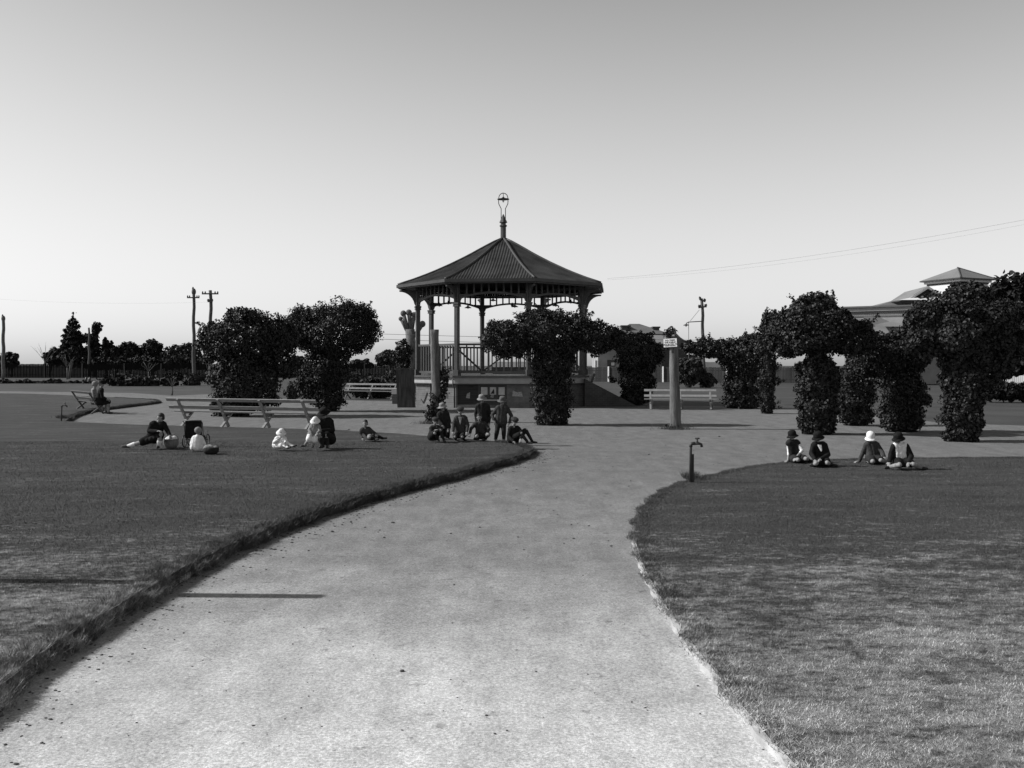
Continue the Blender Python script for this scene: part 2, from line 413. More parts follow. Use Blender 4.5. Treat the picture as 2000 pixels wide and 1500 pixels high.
# loose debris on the gravel
mb = MB(); rnd = random.Random(11)
for i in range(800):
    Y = 3+rnd.random()**1.6*24; X = rnd.uniform(-.55, .55)*Y
    if inside(Lp, np.array([X]), np.array([Y]))[0] or inside(Rp, np.array([X]), np.array([Y]))[0]: continue
    r = rnd.uniform(.0018, .0055)*(1 if Y < 9 else 2.2)
    if rnd.random() < .03: r *= 2.6
    mb.ell((X, Y, r*.3), (r*rnd.uniform(.8, 1.8), r*rnd.uniform(.8, 1.6), r*.6), Matrix.Rotation(rnd.random()*6, 3, 'Z'), 6, 4)
for i in range(700):      # litter drifted against the lawn rim
    a = Lcurve[rnd.randrange(0, len(Lcurve)//2)]
    if a[1] > 24 or a[1] < 2.5: continue
    o_ = abs(rnd.gauss(0, .22))+.05; X = a[0]+o_*.85; Y = a[1]-o_*.5; r = rnd.uniform(.003, .009)*(1 if Y < 9 else 1.5)
    if inside(Lp, np.array([X]), np.array([Y]))[0]: continue
    mb.ell((X, Y, r*.3), (r*rnd.uniform(.8, 1.9), r*rnd.uniform(.8, 1.6), r*.5), Matrix.Rotation(rnd.random()*6, 3, 'Z'), 6, 4)
tag(mb.build('pebbles', M_stone), 'scattered dark pebbles and leaf litter on the gravel path', 'pebbles', kind='stuff')

# ------------------------------------------------------------------ foliage
def leaf_cloud(ells, n, size, seed, clump=.3, lump=.16, inner=.6, droop=.3, twigs=0, twl=.5):
    """ells: list of (centre, (rx,ry,rz)); returns verts of folded diamond leaves"""
    r = np.random.default_rng(seed)
    A = np.array([(e[1][0]*e[1][1]+e[1][0]*e[1][2]+e[1][1]*e[1][2]) for e in ells]); A = A/A.sum()
    C = []; N = []
    for e, a in zip(ells, A):
        k = int(n*a*.5); c = np.array(e[0]); R = np.array(e[1])
        d = r.normal(size=(k, 3)); d /= np.linalg.norm(d, axis=1)[:, None]
        ph = r.uniform(0, 6.28, 6); fr = r.uniform(2.2, 5.5, (6, 3))*r.choice([-1, 1], (6, 3))
        lum = sum(np.sin((d*fr[i]).sum(1)*1.3+ph[i]) for i in range(6))/6
        f2 = r.uniform(7, 12, (5, 3))*r.choice([-1, 1], (5, 3)); lum2 = sum(np.sin((d*f2[i]).sum(1)+ph[i]) for i in range(5))/5
        u = r.random(k); rad = np.where(u < .75, r.uniform(.8, .95, k), r.uniform(inner, .9, k))*(1+lump*lum*1.6+lump*.8*lum2)
        C.append(c+d*R*rad[:, None]); N.append(d/R)
        # clumps of leaves standing proud of the mass
        m_ = float(R.mean()); cs = clump*m_ if clump*m_ > size*1.1 else size*1.1
        nc = max(5, int(2.6*(R[0]*R[1]+R[0]*R[2]+R[1]*R[2])/(cs*cs)*.42)); k2 = int(k*1.0)
        cd = r.normal(size=(nc, 3)); cd /= np.linalg.norm(cd, axis=1)[:, None]
        cc = c+cd*R*r.uniform(.84, 1.04, nc)[:, None]; cr = cs*r.uniform(.55, 1.25, nc)
        j = r.integers(nc, size=k2); q = r.normal(size=(k2, 3)); q /= np.linalg.norm(q, axis=1)[:, None]
        C.append(cc[j]+q*(cr[j]*r.uniform(.55, 1.1, k2))[:, None]*np.array([1, 1, .85])); N.append(q+cd[j]*.3)
    # drop leaves buried deep inside another ellipsoid
    C = np.concatenate(C); N = np.concatenate(N)
    keep = np.ones(len(C), bool)
    for e in ells:
        q = (((C-np.array(e[0]))/np.array(e[1]))**2).sum(1); keep &= (q > .3)
    C = C[keep]; N = N[keep]
    st = []; EX = []; EN = []
    if twigs:
        for i in range(twigs):
            j = r.integers(len(C)); p = C[j].copy(); nrm = N[j]/np.linalg.norm(N[j])
            if nrm[2] < -.3: continue
            d = nrm+np.array([0, 0, .5])+r.normal(size=3)*.35; d /= np.linalg.norm(d); L = twl*r.uniform(.3, 1)
            m = int(L/(size*.32))+2
            path = []
            for t in range(m):
                q = p+d*L*t/m+np.array([0, 0, -.15])*L*(t/m)**2; path.append(q)
                EX.append(q+r.normal(size=3)*size*.4); EN.append(d+r.normal(size=3)*.6); EX.append(q+r.normal(size=3)*size*.5); EN.append(d+r.normal(size=3)*.8)
            st.append(path)
        if EX: C = np.vstack([C, EX]); N = np.vstack([N, EN])
    k = len(C)
    N = N/np.linalg.norm(N, axis=1)[:, None]+r.normal(size=(k, 3))*.55+np.array([0, 0, .25]); N /= np.linalg.norm(N, axis=1)[:, None]
    T = r.normal(size=(k, 3))+np.array([0, 0, -droop*2]); T -= N*(T*N).sum(1)[:, None]; T /= np.linalg.norm(T, axis=1)[:, None]
    B = np.cross(N, T); s = size*r.uniform(.55, 1.25, k)[:, None]; w = .42
    V = np.zeros((k, 6, 3))
    V[:, 0] = C-T*s*.5; V[:, 1] = C-T*s*.18+B*s*w+N*s*.1; V[:, 2] = C+T*s*.2+B*s*w*.8+N*s*.1; V[:, 3] = C+T*s*.55-N*s*.08
    V[:, 4] = C+T*s*.2-B*s*w*.8+N*s*.1; V[:, 5] = C-T*s*.18-B*s*w+N*s*.1
    base = np.arange(k)[:, None]*6
    Fc = (base+np.array([0, 1, 2, 3, 0, 3, 4, 5])[None]).ravel()
    return V.reshape(-1, 3), Fc, st
def foliage(name, ells, n, size, m, parent, seed, **kw):
    V, Fc, st = leaf_cloud(ells, n, size, seed, **kw)
    V = V-np.array(parent.location)
    V[:, 2] = np.maximum(V[:, 2], .01-parent.location[2])
    me = npmesh(name, V, Fc, m, 4); o = link(name, me); o.parent = parent
    return o, st
def pe(px, py, rx, ry, Y, dk=1.0, dy=0):      # ellipsoid from photo outline at distance Y, depth radius ~ width
    Y2 = Y+dy; s = Y2/F
    return (tuple(at(px, py, Y2)), (rx*s, max(.2, min(rx, 1.6*ry)*s*dk), ry*s))

def vine(label, px, base, ells, n, size, m, seed, cat='vine', name='climbing_vine', post_top=None, dk=.8, group='vine covered posts round the court', twigs=60, lump=.16, pr=.14, twl=.5):
    Y = gy(base); b = gp(px, base); t = thing(name, label, cat, b, group)
    lo_ = max(ells, key=lambda e: e[1]+e[3]); ells = ells+[(lo_[0], base-16, lo_[2]*.92, 22)]
    n = int(n*2.0); size *= .72; twl *= .85; ells = [(e[0], e[1], e[2]*.95, e[3]*.95)+tuple(e[4:]) for e in ells]; twigs = int(twigs*1.2)
    E = [pe(*e[:4], Y, dk, e[4] if len(e) > 4 else 0) for e in ells]
    top = max(e[0][2]+e[1][2]*.4 for e in E) if post_top is None else at(px, post_top, Y).z
    mb = MB(); rr = random.Random(seed)
    mb.tube([b+Vector((0, 0, 0)), b+Vector((.02, 0, top*.5)), b+Vector((0, .03, top))], [pr, pr*.9, pr*.8], 12)
    child(mb, 'trunk', M_post, t, True)
    sm = MB()
    for e in E:
        for k in range(5):
            c = Vector(e[0]); q = c+Vector((rr.uniform(-1, 1)*e[1][0], rr.uniform(-1, 1)*e[1][1], rr.uniform(-.6, .9)*e[1][2]))*.8
            z0 = min(top*.9, max(.1, q.z-.5)); sm.tube([b+Vector((0, 0, z0)), (b+Vector((0, 0, z0))+q)/2+Vector((0, 0, .1)), q], [.03, .022, .012], 5)
    f, st = foliage('foliage', E, n, size, m, t, seed, twigs=twigs, lump=lump, twl=twl)
    hub = b+Vector((0, 0, top*.85))
    for e in E: sm.tube([hub, Vector(e[0])], [.03, .02], 5)
    for p in st:
        e = min(E, key=lambda e: (Vector(e[0])-Vector(p[0])).length); sm.tube([Vector(e[0])]+[Vector(q) for q in (p[0], p[len(p)//2], p[-1])], [.012, .008, .006, .004], 4)
    child(sm, 'stem', M_stem, t, True)
    return t

vine('broad dark climber heaped over its post behind the long bench, leftmost of the climbers', 480, 813,
     [(485, 745, 72, 62), (480, 665, 82, 55), (425, 668, 38, 42), (540, 655, 42, 38), (475, 622, 34, 20), (455, 785, 45, 27), (555, 690, 25, 55)], 20000, .12, M_rose, 21, twigs=60)
vine('mushroom-crowned climber with wispy shoots just right of the broad one', 640, 803,
     [(650, 645, 88, 55), (690, 640, 48, 48), (595, 640, 42, 38), (640, 720, 48, 50), (640, 768, 34, 34), (600, 755, 22, 28)], 22000, .11, M_rose, 22, twigs=130, twl=.7)
vine('T-shaped rose climber spreading in front of the bandstand', 1078, 830,
     [(1078, 650, 85, 40), (990, 662, 52, 36), (1165, 662, 52, 32), (1050, 622, 45, 20), (1078, 712, 42, 45), (1078, 775, 38, 52), (1205, 660, 22, 20)], 30000, .085, M_rose, 23, twigs=200, twl=.4)
vine('stout ivy column between the bandstand ramp and the signed post', 1240, 791,
     [(1247, 690, 47, 42), (1243, 740, 35, 48), (1240, 775, 28, 16)], 9000, .13, M_ivy, 24, twigs=40)
vine('ivy clump with a long left arm above the right bench', 1450, 798,
     [(1455, 695, 48, 42), (1392, 682, 46, 20), (1350, 678, 20, 13), (1450, 755, 40, 42), (1475, 668, 30, 18)], 13000, .12, M_ivy, 25, twigs=70)
vine('slim ivy pillar standing in the gap left of the tall right climbers', 1500, 808,
     [(1500, 700, 17, 85), (1498, 775, 15, 32), (1512, 632, 24, 26)], 7500, .1, M_ivy, 26, twigs=30, pr=.1)
vine('ivy arch pier behind the two dark-hatted girls, with a wide domed crown', 1595, 848,
     [(1585, 640, 76, 58), (1535, 655, 38, 45), (1655, 655, 52, 38), (1590, 600, 45, 26), (1597, 740, 42, 55), (1597, 800, 40, 46)], 26000, .095, M_ivy, 27, twigs=110, twl=.35)
vine('shorter ivy pier half hidden between two taller ones on the right', 1672, 831,
     [(1672, 765, 38, 58), (1672, 812, 34, 18), (1690, 715, 40, 30)], 9000, .09, M_ivy, 28, twigs=30)
vine('thick ivy pier behind the girl in the white hat', 1762, 843,
     [(1762, 775, 47, 62), (1735, 690, 58, 42), (1772, 690, 42, 42), (1762, 818, 42, 24)], 15000, .09, M_ivy, 29, twigs=50)
vine('largest ivy climber, spreading tree-like at the right edge', 1880, 862,
     [(1880, 640, 92, 72), (1810, 640, 48, 58), (1955, 650, 60, 70), (1885, 580, 48, 28), (1880, 740, 45, 60), (1880, 810, 41, 52), (1930, 720, 40, 30)], 34000, .1, M_ivy, 30, twigs=160, twl=.35)
vine('narrow ivy-wrapped stump behind the plank screen', 787, 770,
     [(787, 690, 17, 28), (787, 728, 16, 32)], 2600, .16, M_ivy, 31, cat='vine', twigs=12, pr=.2)

def log_post(label, px, base, top, r0, r1, seed, name='timber_post'):
    b = gp(px, base); Y = b.y; zt = at(px, top, Y).z; t = thing(name, label, 'post', b, 'bare timber posts round the court')
    rr = random.Random(seed); mb = MB(); n = 22; pts = []; rad = []
    for i in range(n+1):
        f = i/n; pts.append(b+Vector((.03*math.sin(f*3+seed), .02*math.cos(f*4), zt*f))); rad.append((r0+(r1-r0)*f)*(1+.05*rr.uniform(-1, 1)))
    mb.tube(pts, rad, 20)
    for i, v in enumerate(mb.v):       # bark ridges
        a = math.atan2(v[1]-b.y, v[0]-b.x); k = 1+.035*math.sin(a*9+v[2]*1.3)+.02*math.sin(a*17+v[2]*4)
        mb.v[i] = (b.x+(v[0]-b.x)*k, b.y+(v[1]-b.y)*k, v[2])
    child(mb, 'trunk', M_post, t, True); return t
p1 = log_post('bare log post with ivy creeping up its foot, left of the bandstand front', 850, 825, 644, .145, .135, 1)
Y = gy(825)
foliage('foliage', [pe(855, 795, 15, 32, Y), pe(866, 745, 10, 28, Y, 1, .1), pe(842, 812, 12, 14, Y)], 1500, .09, M_ivy, p1, 41, twigs=10, twl=.3)
p2 = log_post('bare split log post carrying the small white sign', 1318, 838, 657, .16, .115, 2)
Y2 = gy(838)
sm = MB(); tp = at(1306, 658, Y2); cb = MB()
cb.tube([at(1304, 676, Y2), at(1304, 655, Y2)], [.125, .12], 14); child(cb, 'band', M_iron, p2, True)
foliage('foliage', [pe(1311, 646, 8, 8, Y2), pe(1300, 652, 4, 5, Y2), pe(1318, 835, 14, 4, Y2)], 420, .06, M_ivy, p2, 42, twigs=4, twl=.15)

# small tufts at post feet
for px, py, w, lab in ((1318, 839, 24, 'weedy tuft around the foot of the signed post'), (850, 828, 30, 'weedy tuft around the foot of the ivy-footed log post'), (1352, 940, 12, 'grass tuft around the foot of the right standpipe'), (122, 823, 10, 'grass tuft around the foot of the left standpipe')):
    c = gp(px, py); n = 500 if py < 900 else 900; s = w*c.y/F
    X = RNG.normal(c.x, s*.6, n); Yy = RNG.normal(c.y, .12, n)
    zb = .02 if px not in (1352, 122) else (.05 if px == 1352 else .13)
    V = blades('', X-c.x, Yy-c.y, np.full(n, zb-.01), .09, .012, .8, None)
    me = npmesh('weed_tuft', V, np.arange(len(V)), M_blade, 3); ob = link('weed_tuft', me); ob.location = (c.x, c.y, 0); tag(ob, lab, 'weeds', kind='stuff')

# ------------------------------------------------------------------ sign
def text_mesh(s, size, m, parent, loc, rot, name='lettering'):
    cu = bpy.data.curves.new('txt', 'FONT'); cu.body = s; cu.size = size; cu.extrude = .002; cu.align_x = 'CENTER'; cu.space_line = .95
    ob = bpy.data.objects.new('txt', cu); COL.objects.link(ob); dg = bpy.context.evaluated_depsgraph_get(); dg.update()
    me = bpy.data.meshes.new_from_object(ob.evaluated_get(dg)); bpy.data.objects.remove(ob)
    me.name = name; me.materials.clear(); me.materials.append(m)
    o = bpy.data.objects.new(name, me); COL.objects.link(o); o.parent = parent; o.location = loc; o.rotation_euler = rot; return o
sgn = thing('notice_sign', 'small white board with hand-painted black lines near the top of the log post', 'sign', at(1309, 669.5, Y2-.18))
sgn.rotation_euler = (0, math.radians(-2.5), math.radians(-24))
mb = MB(); mb.box(-.19, .19, -.008, .008, -.118, .118); o = mb.build('board', M_white, None); o.parent = sgn
text_mesh('NO TREES\nTHE PUBLIC\nREQUESTED TO', .062, M_ink, sgn, (0, -.0105, .05), (math.pi/2, 0, 0))
text_mesh('PROTECT THE LAWNS', .03, M_cgrey, sgn, (0, -.0105, -.095), (math.pi/2, 0, 0))

# ------------------------------------------------------------------ bandstand
BD = 43.6; BC = Vector((-.405, BD, 0))
def pv(R, k, z): a = math.radians(16+45*k); return Vector((BC.x+R*math.sin(a), BD-R*math.cos(a), z))
bs = thing('bandstand', 'octagonal bandstand with corrugated pyramid roof on a brick base', 'bandstand', BC)
def facet(k, R):
    a = pv(R, k-1, 0); b = pv(R, k, 0); u = (b-a).normalized(); mid = (a+b)/2; n = Vector((u.y, -u.x, 0))
    if (mid-BC).dot(n) < 0: n = -n
    return mid, u, n, (b-a).length
def ring(mb, R0, R1, z0, z1, ks=range(8)):     # octagonal ring; R1 outer
    for k in ks:
        vs = [pv(R, kk, z) for z in (z0, z1) for R, kk in ((R0, k-1), (R0, k), (R1, k), (R1, k-1))]
        mb.add(vs, [(0, 1, 2, 3), (7, 6, 5, 4), (0, 4, 5, 1), (2, 6, 7, 3)])
    return mb
# k=0 is the front facet (-29..16 deg), k=-1 left facet
w = MB(); ring(w, 3.8, 4.1, -.02, 1.03, [1, 2, 3, 4, 5, 6]); 
mid, u, n, L = facet(-1, 4.1)
w.obox(mid, u, n, -L/2, -.42, -.28, 0, -.02, 1.03); w.obox(mid, u, n, .2, L/2, -.28, 0, -.02, 1.03)
mid, u, n, L = facet(0, 4.1)
w.obox(mid, u, n, .62, L/2, -.28, 0, -.02, 1.03); w.obox(mid, u, n, -L/2, .62, -.28, -.001, -.02, .13)
child(w, 'brick_base', M_brick, bs)
w = MB(); w.obox(mid, u, n, -L/2+.06, -.62, -.2, -.06, .13, 1.03); child(w, 'weatherboard_panel', M_board, bs)
nb = MB(); nb.obox(mid, u, n, -.62, .62, -.2, -.08, .13, 1.03)
for a, b, c, d in ((-.62, .62, .92, 1.03), (-.62, .62, .36, .43), (-.62, -.55, .43, .92), (.55, .62, .43, .92), (-.2, -.14, .43, .92), (.17, .23, .43, .92)): nb.obox(mid, u, n, a, b, -.08, -.02, c, d)
nbo = child(nb, 'notice_board', M_darkp, bs)
for i, (a, b) in enumerate(((-.5, -.22), (-.12, .15), (.25, .52))):
    q = MB(); q.obox(mid, u, n, a, b, -.079, -.072, .55 if i != 1 else .56, .88); child(q, 'notice_sheet', M_paper, bs)
q = MB(); q.prism([(-.09, .6), (.08, .6), (.06, .82)], mid+n*-.066, u, Vector((0, 0, 1)), n, .006); child(q, 'torn_patch', M_ink, bs)
q = MB(); q.prism([(-.1, .45), (.04, .43), (.05, .54), (-.06, .55)], mid+n*-.066, u, Vector((0, 0, 1)), n, .006); child(q, 'torn_sheet', M_papertorn, bs)
q = MB(); q.obox(mid, u, n, -.62, .62, -.02, .05, .3, .36); child(q, 'ledge', M_cream, bs)
q = MB(); q.prism([(.85, .5), (1.3, .48), (1.25, .7), (1.05, .66), (.88, .76)], mid+n*.004, u, Vector((0, 0, 1)), n, .006); child(q, 'torn_sheet', M_papertorn, bs)
q = MB(); q.prism([(-1.15, .42), (-.98, .4), (-.97, .66), (-1.1, .6)], mid+n*-.055, u, Vector((0, 0, 1)), n, .006); child(q, 'torn_sheet', M_papertorn, bs)
m1, u1, n1, L1 = facet(-1, 4.1)
q = MB(); q.prism([(.8, .4), (.98, .36), (.97, .55), (.9, .65)], m1+n1*.004, u1, Vector((0, 0, 1)), n1, .006); child(q, 'torn_sheet', M_darkp, bs)
q = MB(); q.tube([m1+u1*-1.15+n1*.03+Vector((0, 0, .3)), m1+u1*-.95+n1*.03+Vector((0, 0, .12)), m1+u1*-.8+n1*.03+Vector((0, 0, .3)), m1+u1*-.62+n1*.03+Vector((0, 0, .6))], .022, 6); child(q, 'bracket_hook', M_iron, bs)
# deck & fascia
d = MB(); ring(d, 0.0, 4.38, 1.29, 1.37); child(d, 'deck', M_grey, bs)
d = MB(); ring(d, 4.0, 4.24, 1.03, 1.285); child(d, 'fascia_board', M_cream, bs)
ring_d = MB(); ring(ring_d, 4.0, 4.27, .99, 1.028); child(ring_d, 'lower_trim', M_darkp, bs)
# posts with capitals and brackets
PR = 4.02
def arc_bracket(u_, o_, sz, hz, th, nn):
    pr = [(0, 0), (0, hz), (sz, hz)]+[(sz*(1-math.sin(t)), hz*(math.cos(t))*.92) for t in [math.pi/2*i/8 for i in range(1, 8)]]
    pr = [(0, 0), (0, hz), (sz, hz), (sz, hz*.9)]+[(sz*(1-math.sin(math.radians(a)))*.92+.05, hz*.9*math.cos(math.radians(a))) for a in range(10, 90, 12)]
    mbx = MB(); mbx.prism(pr, o_, u_, Vector((0, 0, 1)), nn, th); return mbx
for k in range(8):
    c = pv(PR, k, 0); rad = (c-BC).normalized(); tan = Vector((-rad.y, rad.x, 0))
    p = MB(); s = .1
    pr = [(-s, -s*.7), (-s*.7, -s), (s*.7, -s), (s, -s*.7), (s, s*.7), (s*.7, s), (-s*.7, s), (-s, s*.7)]
    vs = [c+rad*a+tan*b+Vector((0, 0, z)) for z in (1.37, 5.6) for a, b in pr]
    p.add(vs, [tuple(reversed(range(8))), tuple(range(8, 16))]+[(i, (i+1) % 8, 8+(i+1) % 8, 8+i) for i in range(8)])
    po = child(p, 'post', M_grey, bs)
    q = MB(); q.obox(c, tan, rad, -.13, .13, -.13, .13, 4.32, 4.37); q.obox(c, tan, rad, -.12, .12, -.12, .12, 4.37, 4.42); q.obox(c, tan, rad, -.14, .14, -.14, .14, 4.42, 4.49)
    child(q, 'capital', M_grey, po)
    q = MB(); q.obox(c, tan, rad, -.125, .125, -.125, .125, 1.372, 1.62); child(q, 'post_base', M_grey, po)
    br = MB()
    br.v, br.f = [], []
    x = arc_bracket(rad, c+rad*.1+Vector((0, 0, 4.5)), .74, .7, .07, tan); br.add(x.v, x.f)
    child(br, 'eave_bracket', M_grey, po)
    for sgn_, kk in ((1, k+1), (-1, k)):
        md, uu, nn, LL = facet(kk, PR)
        dirr = (md-c).normalized(); x = arc_bracket(dirr, c+dirr*.1+Vector((0, 0, 4.5)), .42, .36, .06, nn)
        child(x, 'frieze_bracket', M_grey, po)
# frieze
for k in range(8):
    md, uu, nn, LL = facet(k, PR); f = MB()
    f.obox(md, uu, nn, -LL/2+.1, LL/2-.1, -.05, .05, 5.45, 5.58)
    N = 24; hl = LL/2-.1
    az = lambda t: 4.64+.23*(1-(t/hl)**2)
    for i in range(N):
        a = -hl+2*hl*i/N; b = -hl+2*hl*(i+1)/N
        vs = []
        for t in (a, b):
            for dn, dz in ((-.045, 0), (.045, 0), (.045, .085), (-.045, .085)): vs.append(md+uu*t+nn*dn+Vector((0, 0, az(t)+dz)))
        f.add(vs, [(0, 1, 5, 4), (1, 2, 6, 5), (2, 3, 7, 6), (3, 0, 4, 7)]+([(3, 2, 1, 0)] if i == 0 else [])+([(4, 5, 6, 7)] if i == N-1 else []))
    ns = 9
    for i in range(1, ns):
        t = -hl+2*hl*i/ns; f.obox(md, uu, nn, t-.035, t+.035, -.02, .02, az(t)+.08, 5.45)
    child(f, 'frieze', M_grey, bs)
    if k in (0, 1, 4): 
        q = MB(); q.lathe([(0, 4.98), (.03, 4.97), (.07, 4.93), (.085, 4.87), (.06, 4.8), (.02, 4.75), (0, 4.74)], md+nn*(-.02 if k else .0), 14); 
        if k == 4: child(q, 'pendant_boss', M_grey, bs, True)
# railings (open at the right where the ramp arrives)
for k in range(8):
    if k == 2: continue
    md, uu, nn, LL = facet(k, PR); f = MB(); hl = LL/2-.1
    f.obox(md, uu, nn, -hl, hl, -.05, .05, 2.66, 2.75); f.obox(md, uu, nn, -hl, hl, -.035, .035, 1.47, 1.56)
    nbal = 13 if k in (0, 1) else 14
    if k == 0: nbal = 9
    for i in range(1, nbal):
        t = -hl+2*hl*i/nbal; f.obox(md, uu, nn, t-.027, t+.027, -.025, .025, 1.56, 2.66)
    ro_ = child(f, 'railing', M_grey, bs)
    if k in (3, 4, 5):
        b = MB(); b.beam(md+uu*-hl+nn*-.06+Vector((0, 0, 1.55)), md+nn*-.06+Vector((0, 0, 2.6)), .07, .07); b.beam(md+uu*hl+nn*-.06+Vector((0, 0, 1.55)), md+nn*-.06+Vector((0, 0, 2.6)), .07, .07)
        child(b, 'brace', M_grey, ro_)
# roof
prof = [(0.0, 7.72), (.08, 7.55), (.2, 7.23), (.33, 6.86), (.5, 6.43), (.68, 6.02), (.84, 5.7), (1.0, 5.43)]
def rz(t):
    for (a, za), (b, zb) in zip(prof, prof[1:]):
        if t <= b+1e-9: return za+(zb-za)*(t-a)/(b-a)
    return prof[-1][1]
RE = 4.93; AP = RE*math.cos(math.radians(22.5)); rf = MB()
for k in range(8):
    md, uu, nn, LL = facet(k, RE); c0 = Vector((BC.x, BC.y, 0)); hw = LL/2; cols = 232; rows = 14
    idx = {}
    for i in range(cols+1):
        x = -hw+2*hw*i/cols; t0 = max(abs(x)/hw, .02)
        for j in range(rows+1):
            t = t0+(1-t0)*j/rows; r = AP*t
            zz = rz(t)+.014*math.cos(x/.125*2*math.pi)*min(1, (hw*t-abs(x))/.08+.2)
            idx[i, j] = len(rf.v); rf.v.append(tuple(c0+nn*r+uu*x+Vector((0, 0, zz))))
    for i in range(cols):
        for j in range(rows): rf.f.append((idx[i, j], idx[i, j+1], idx[i+1, j+1], idx[i+1, j]))
roof = child(rf, 'roof', M_roofb, bs, True)
for k in range(8):
    q = MB(); pts = []
    for i in range(15):
        t = .02+.98*i/14; p = pv(RE*t, k, rz(t)+.02); pts.append(p)
    q.tube(pts, .055, 8); child(q, 'ridge_cap', M_ridge, roof, True)
e = MB(); ring(e, RE-.1, RE+.07, 5.3, 5.43); child(e, 'gutter', M_darkp, bs)
e = MB(); ring(e, RE-.12, RE-.02, 5.25, 5.297); child(e, 'eave_fascia', M_ridge, bs)
e = MB(); ring(e, PR+.12, RE-.125, 5.31, 5.33); child(e, 'soffit', M_darkp, bs)
# finial with lamp
fc = Vector((BC.x, BC.y, 0))
q = MB(); q.lathe([(.13, 7.6), (.13, 8.25), (.17, 8.27), (.17, 8.33), (.12, 8.36), (.12, 8.42), (.19, 8.45), (.17, 8.5), (.1, 8.64), (.04, 8.8), (0, 8.86)], fc, 8); child(q, 'finial', M_grey, bs)
for s_ in (-1, 1):
    q = MB(); pts = [(.1, 8.4), (.1, 8.9), (.1, 9.1), (.15, 9.2), (.21, 9.32), (.22, 9.45), (.215, 9.6), (.18, 9.72), (.1, 9.8), (0, 9.83)]
    q.tube([fc+Vector((s_*a, 0, z)) for a, z in pts], .018, 6); child(q, 'lamp_hoop', M_iron, bs, True)
q = MB(); q.lathe([(0, 9.66), (.05, 9.64), (.06, 9.6), (.28, 9.55), (.28, 9.53), (.05, 9.56), (0, 9.56)], fc, 20); q.tube([fc+Vector((0, 0, 9.64)), fc+Vector((0, 0, 9.83))], .014, 6)
ls = child(q, 'lamp_shade', M_iron, bs, True)
q = MB(); q.ell(fc+Vector((0, 0, 9.46)), (.045, .045, .07)); child(q, 'bulb', M_bulb, ls, True)
# downpipe and ramp
q = MB(); c = pv(4.24, -1, 0); rd = (c-fc).normalized()
q.tube([c+rd*.12+Vector((0, 0, 1.25)), c+rd*.08+Vector((0, 0, .95)), c-rd*.03+Vector((0, 0, .8)), c-rd*.03], .035, 8); child(q, 'downpipe', M_grey, bs, True)
rm = MB(); x0, x1 = 3.2, 5.5
rm.prism([(x0, -.02), (x1+.05, -.02), (x1, .02), (x0, 1.22)], (0, 42.3, 0), (1, 0, 0), (0, 0, 1), (0, 1, 0), 2.4); child(rm, 'ramp', M_brickd, bs)
q = MB(); c = pv(4.3, 1, 0); q.beam(c+Vector((.05, 0, .75)), c+Vector((.3, -.05, 1.45)), .06, .1); q.beam(c+Vector((.05, 0, .0)), c+Vector((.05, 0, .8)), .07, .07); child(q, 'stay', M_darkp, bs)

# plank screen at the left of the bandstand
ps = thing('plank_screen', 'rough upright plank screen leaning beside the left of the bandstand', 'screen', gp(795, 796))
Yp = ps.location.y; mb = MB(); rr = random.Random(4)
for i in range(8):
    x0 = 774+i*4.4; xa = x0+1.2+rr.uniform(-.3, .3)
    a = at(x0+4.5, 797+rr.uniform(-1.5, 1), Yp); a.z = max(a.z, 0) if i else 0; b = at(xa, 722+rr.uniform(-.5, .5), Yp)
    a.z = 0; mb.beam(a, b, .1, .035, (0, 1, 0))
child(mb, 'planks', M_plank, ps)
mb = MB(); mb.beam(at(772, 720.3, Yp), at(811, 720.3, Yp), .09, .05); child(mb, 'top_rail', M_grey, ps)
mb = MB(); mb.beam(at(790, 756, Yp-.06), at(812, 778, Yp-.06), .02, .02); child(mb, 'stay_wire', M_ridge, ps)
# brick pier beside the back bench
pq = thing('gate_pier', 'small pale brick pier left of the plank screen', 'pier', gp(772, 789)); Yq = pq.location.y
mb = MB(); xa = at(766, 0, Yq).x; xb = at(777, 0, Yq).x; mb.box(xa, xb, Yq, Yq+.3, 0, at(0, 770, Yq).z); child(mb, 'shaft', M_brick, pq)
mb = MB(); mb.box(xa-.03, xb+.03, Yq-.03, Yq+.33, at(0, 770, Yq).z+.002, at(0, 759, Yq).z); child(mb, 'cap', M_wallw, pq)

# pendant lamps
def pendant(px, py, Y, top, label, first=[None]):
    c = at(px, py, Y)
    if first[0] is None:
        t = thing('pendant_lamp', label, 'lamp', c, 'pendant lamps under the bandstand roof')
        q = MB(); q.lathe([(0, .13), (.03, .12), (.035, .05), (.165, -.03), (.17, -.04), (.03, .04), (0, .05)], c, 18); child(q, 'shade', M_iron, t, True)
        q = MB(); q.ell(c+Vector((0, 0, -.03)), (.035, .035, .05), None, 10, 8); child(q, 'bulb', M_bulb, t, True)
        q = MB(); q.tube([c+Vector((0, 0, .12)), c+Vector((0, 0, .95))], .008, 5); child(q, 'flex', M_iron, t)
        first[0] = t; return t
    s = first[0]; t = s.copy(); COL.objects.link(t); t.location = c; t['label'] = label
    for ch in s.children:
        k = ch.copy(); COL.objects.link(k); k.parent = t
    return t
PL = [(858, 596, 44, 'leftmost'), (875.5, 592, 46, 'second from the left'), (914, 600, 43.5, 'third from the left'), (963, 586, 46.5, 'fourth from the left, high behind the frieze'), (1005.5, 598, 43.5, 'middle one, just right of the centre'), (1085.5, 596, 44, 'second from the right'), (1115, 590, 44.5, 'rightmost')]
for a, b, c, l in PL: pendant(a, b, c, 0, 'conical metal pendant lamp under the bandstand roof, '+l)

